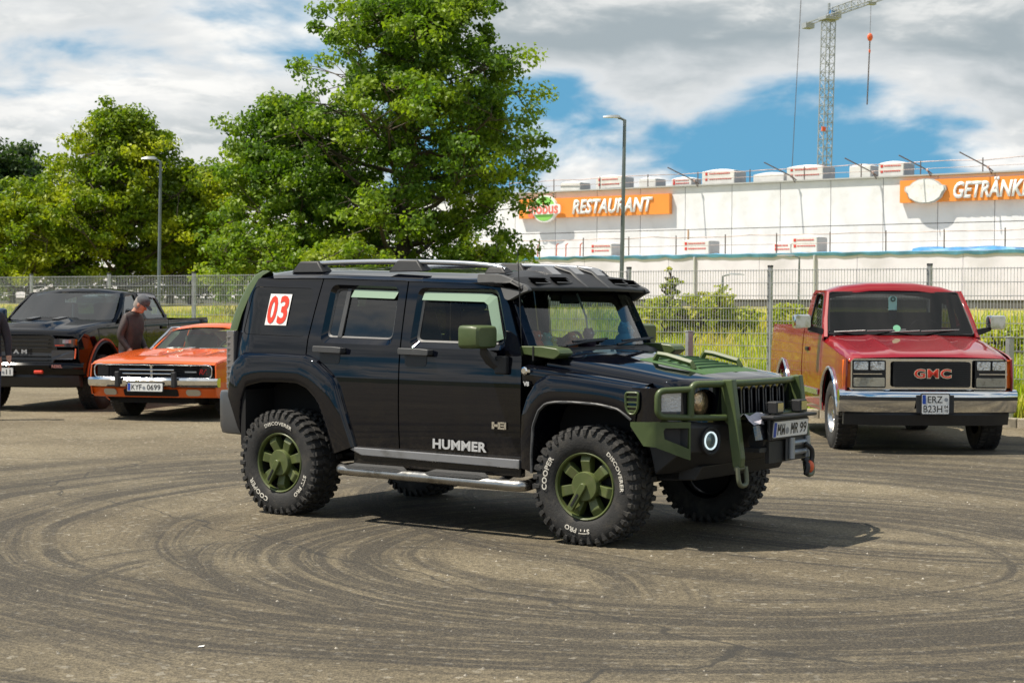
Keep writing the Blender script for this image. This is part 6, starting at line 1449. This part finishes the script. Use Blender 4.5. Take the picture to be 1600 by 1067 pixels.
# ================================================================== PEOPLE
def person(label, loc, rz, jacket, trousers, joints, cap=None, skin=(.50, .27, .19), hair=(.25, .22, .2)):
    """one continuous body grown over a posed skeleton; faces X forward"""
    root = empty('person', loc, rz, label, 'person')
    names = list(joints); idx = {n: i for i, n in enumerate(names)}
    bones = [('pelvis', 'waist'), ('waist', 'chest'), ('chest', 'neck'), ('neck', 'skull'), ('skull', 'crown')]
    for s in 'LR':
        bones += [('chest', 'shoulder'+s), ('shoulder'+s, 'elbow'+s), ('elbow'+s, 'wrist'+s), ('wrist'+s, 'palm'+s), ('pelvis', 'hip'+s), ('hip'+s, 'knee'+s), ('knee'+s, 'ankle'+s), ('ankle'+s, 'toe'+s)]
        for f in range(5): bones += [('palm'+s, f'k{f}'+s), (f'k{f}'+s, f't{f}'+s)]
    for s in 'LR':
        w, p = Vector(joints['wrist'+s][0]), Vector(joints['palm'+s][0]); d = (p-w).normalized(); side = Vector((1, 0, 0)) if abs(d.x) < .7 else Vector((0, 0, 1))
        curl = Vector((0, (1 if s == 'R' else -1)*.5, 0))
        for f in range(5):
            if f == 0: k = p-d*.02+side*.045; t = k+d*.045+side*.012; r = .011
            else: k = p+d*.035+side*(.033-.022*(f-1)); t = k+(d*.9+curl*.35)*(.055, .062, .058, .045)[f-1]; r = .0095
            joints[f'k{f}'+s] = (k, r); joints[f't{f}'+s] = (t, r*.85)
    names = list(joints); idx = {n: i for i, n in enumerate(names)}
    me = bpy.data.meshes.new('body'); me.from_pydata([tuple(joints[n][0]) for n in names], [(idx[a], idx[b]) for a, b in bones], [])
    o = bpy.data.objects.new('body', me); COL.objects.link(o)
    sk = o.modifiers.new('skin', 'SKIN'); sk.use_smooth_shade = True
    for n in names:
        v = me.skin_vertices[0].data[idx[n]]; r = joints[n][1]; v.radius = (r, r) if not hasattr(r, '__len__') else r; v.use_root = n == 'pelvis'
    sb = o.modifiers.new('sub', 'SUBSURF'); sb.levels = 2; sb.render_levels = 2
    dg = bpy.context.evaluated_depsgraph_get(); m2 = bpy.data.meshes.new_from_object(o.evaluated_get(dg)); bpy.data.objects.remove(o)
    m2.materials.clear()
    for m_ in (jacket, trousers, mat('skin', skin, .55, spec=.35), mat('shoe_black', (.02, .02, .02), .5)): m2.materials.append(m_)
    J = {k: Vector(v[0]) for k, v in joints.items()}
    for pl in m2.polygons:
        c = pl.center; mi = 0
        if c.z < .12: mi = 3
        elif c.z < J['pelvis'].z-.04: mi = 1
        if c.z > J['neck'].z+.02: mi = 2
        for s in 'LR':
            w_ = J['wrist'+s]; d = (J['palm'+s]-w_).normalized()
            if (c-w_).dot(d) > -.005 and (c-w_).length < .24 and abs(c.y-w_.y) < .12: mi = 2
            if c.z >= .12 and c.z < J['pelvis'].z-.04 and (c-J['elbow'+s]).length < .28 and mi == 1 and abs(c.y) > .2: mi = 0
        pl.material_index = mi; pl.use_smooth = True
    body = link('body', m2, root)
    hc = J['skull']; up = (J['crown']-J['skull']).normalized(); fw = Vector((1, 0, 0)); fw = (fw-up*fw.dot(up)).normalized(); sd = up.cross(fw)
    F = Matrix(((fw.x, sd.x, up.x, hc.x), (fw.y, sd.y, up.y, hc.y), (fw.z, sd.z, up.z, hc.z), (0, 0, 0, 1)))
    T = lambda mb: [setattr(mb, 'v', [tuple(F @ Vector(v)) for v in mb.v]), mb][1]
    skm = MATS['skin']
    q = MB().ball((.005, 0, .02), (.098, .075, .118), 16, 12); q.ball((.045, 0, -.065), (.05, .05, .05), 12, 8); T(q).build('face', skm, root)
    q = MB(); q.loft([[(.090, -.008, .03), (.094, .008, .03), (.09, .008, .025)], [(.118, -.014, -.012), (.122, 0, -.010), (.118, .014, -.012)], [(.092, -.014, -.022), (.098, 0, -.024), (.092, .014, -.022)]]); T(q).build('nose', skm, root, 60, fix=True)
    q = MB(); [q.ball((.086, a*.032, .028), (.012, .013, .008), 8, 6) for a in (-1, 1)]; T(q).build('eyes', mat('eye_dark', (.05, .04, .03), .3), root)
    q = MB().ball((.085, 0, -.055), (.012, .026, .006), 8, 6); T(q).build('mouth', mat('lips', (.40, .16, .13), .5), root)
    q = MB(); [q.ball((-.005, a*.078, .005), (.022, .012, .034), 8, 6) for a in (-1, 1)]; T(q).build('ears', skm, root)
    q = MB(); q.loft([[( -.02+r*.105*math.cos(t)*1., r*.083*math.sin(t), z) for t in [R(60+240*k/14) for k in range(15)]] for r, z in ((.86, -.07), (1.0, -.02), (1.02, .05), (.9, .10), (.5, .135))], False, False); T(q).build('hair', mat('hair_grey', hair, .8, bump=.5, bscale=90), root, 50)
    if cap:
        q = MB(); q.loft([[(r*.112*math.cos(2*math.pi*k/20)-.004, r*.090*math.sin(2*math.pi*k/20), z) for k in range(20)] for r, z in ((1.0, .035), (1.03, .06), (1.0, .10), (.82, .135), (.45, .152), (.05, .156))], True, False); T(q)
        c = q.build('cap', cap, root, 50, fix=True)
        q = MB(); q.loft([[(.095+.0*k, y, .055) for y in (-.075, -.04, 0, .04, .075)] for k in (0,)]+[[(.16, -.065, .045), (.185, -.035, .038), (.192, 0, .036), (.185, .035, .038), (.16, .065, .045)]], False, False); T(q).build('cap_peak', cap, c, 0)
    # collar and hem
    nk = J['neck']; q = MB(); q.loft([[(nk.x+r*math.cos(2*math.pi*k/16), nk.y+r*math.sin(2*math.pi*k/16), nk.z+z) for k in range(16)] for r, z in ((.085, -.04), (.078, .03), (.070, .035))], True, False); q.build('collar', jacket, root, 50)
    return root
def pose(h=1.74, lean=0., head=(0, 0, 0), armL=None, armR=None):
    k = h/1.74; P = {}
    def a(n, x, y, z, r): P[n] = (Vector((x*k, y*k, z*k)), r*k if not hasattr(r, '__len__') else (r[0]*k, r[1]*k))
    a('pelvis', 0, 0, .94, (.165, .135)); a('waist', .005+lean*.3, 0, 1.10, (.175, .14)); a('chest', lean*.7, 0, 1.30, (.185, .135)); a('neck', lean*1.0, 0, 1.46, .065)
    a('skull', lean*1.2+.03+head[0], head[1], 1.60+head[2], .07); a('crown', lean*1.2+.05+head[0]*1.6, head[1], 1.68+head[2], .06)
    for s, sg in (('L', 1), ('R', -1)):
        arm = (armL if s == 'L' else armR) or ((.0, .245, 1.12), (.06, .26, .88))
        a('shoulder'+s, lean*.8, sg*.175, 1.38, .085); e, w = arm
        a('elbow'+s, e[0], sg*e[1], e[2], .060); a('wrist'+s, w[0], sg*w[1], w[2], .042)
        d = (Vector(w)-Vector(e)).normalized(); a('palm'+s, w[0]+d.x*.075, sg*(w[1]+d.y*.075), w[2]+d.z*.075, (.032, .030))
        a('hip'+s, 0, sg*.095, .86, .105); a('knee'+s, .02, sg*.11, .49, .070); a('ankle'+s, -.01, sg*.115, .09, .052); a('toe'+s, .15, sg*.135, .045, .042)
    return P
brown = mat('jacket_brown', (.040, .028, .026), .62, var=.25, vscale=7, bump=.5, bscale=18)
navy = mat('jacket_navy', (.022, .017, .024), .75, var=.2, vscale=8, bump=.4, bscale=25)
jeans = mat('jeans_dark', (.03, .04, .07), .85, var=.2, vscale=12)
person('man in brown jacket and grey cap looking down beside the orange car', (-5.83, 26.45, 0), R(-22), brown, jeans, pose(1.77, .10, (.07, 0, -.015), armL=((.02, .235, 1.12), (.17, .19, .93)), armR=((.0, .24, 1.12), (.14, .20, .92))), mat('cap_grey', (.07, .075, .085), .8, var=.2, vscale=20))
person('person in dark jacket at the left edge with one hand hanging down', (-7.33, 24.3, 0), R(-75), navy, jeans, pose(1.80, .0, (.02, 0, 0), armL=((.0, .26, 1.10), (.05, .275, .86))), None, hair=(.05, .04, .03))

# driver, seated behind the wheel of the off-road vehicle
def seated():
    P = {}
    def a(n, x, y, z, r): P[n] = (Vector((x, y, z)), r)
    a('pelvis', -.30, 0, .94, (.15, .13)); a('waist', -.34, 0, 1.06, (.16, .13)); a('chest', -.38, 0, 1.24, (.17, .125)); a('neck', -.37, 0, 1.39, .06); a('skull', -.345, 0, 1.53, .07); a('crown', -.335, 0, 1.61, .06)
    for s_, sg in (('L', 1), ('R', -1)):
        a('shoulder'+s_, -.36, sg*.17, 1.32, .075); a('elbow'+s_, -.12, sg*.24, 1.18, .055); a('wrist'+s_, .12, sg*.16, 1.30, .038); a('palm'+s_, .19, sg*.15, 1.325, (.03, .028))
        a('hip'+s_, -.22, sg*.10, .93, .095); a('knee'+s_, .18, sg*.13, 1.0, .068); a('ankle'+s_, .30, sg*.13, .72, .05); a('toe'+s_, .42, sg*.13, .68, .04)
    return P
pd = Mo @ Vector((.12, .38, 0))
drv = person('driver in a dark top behind the windscreen of the off-road vehicle', pd, R(-35.85), navy, navy, seated(), None, hair=(.05, .04, .03))
# ================================================================== SMALL BITS ON THE GROUND
rd = random.Random(77)
peb = MB()
for i in range(420):
    x, y = rd.uniform(-5, 6), 6.5+rd.random()**1.5*14
    r_ = rd.uniform(.004, .011); k = len(peb.v)
    peb.add([(x+r_*math.cos(a)*rd.uniform(.7, 1.2), y+r_*math.sin(a)*rd.uniform(.7, 1.2), 0) for a in (0, 1.6, 3.1, 4.7)]+[(x, y, r_*.9)], [(0, 1, 4), (1, 2, 4), (2, 3, 4), (3, 0, 4)])
tag(peb.build('loose_grit', mat('grit_stone', (.32, .29, .24), .9, var=.5, vscale=3), None, 0), 'loose pale grit scattered over the asphalt', 'grit', kind='stuff')
for i, (x, y, lab) in enumerate(((-1.48, 8.28, 'small white paper scrap on the asphalt at lower left'), (-3.05, 19.2, 'small dark leaf on the asphalt left of the rear wheel'))):
    q = MB(); q.add([(x-.014, y-.008, .004), (x+.015, y-.010, .006), (x+.017, y+.008, .009), (x-.010, y+.010, .005)], [(0, 1, 2), (0, 2, 3)])
    o = q.build('paper_scrap' if i == 0 else 'fallen_leaf', white_p if i == 0 else mat('leaf_brown', (.05, .035, .02), .8), None, 0)
    sol = o.modifiers.new('solid', 'SOLIDIFY'); sol.thickness = .002
    tag(o, lab, 'litter' if i == 0 else 'leaf')
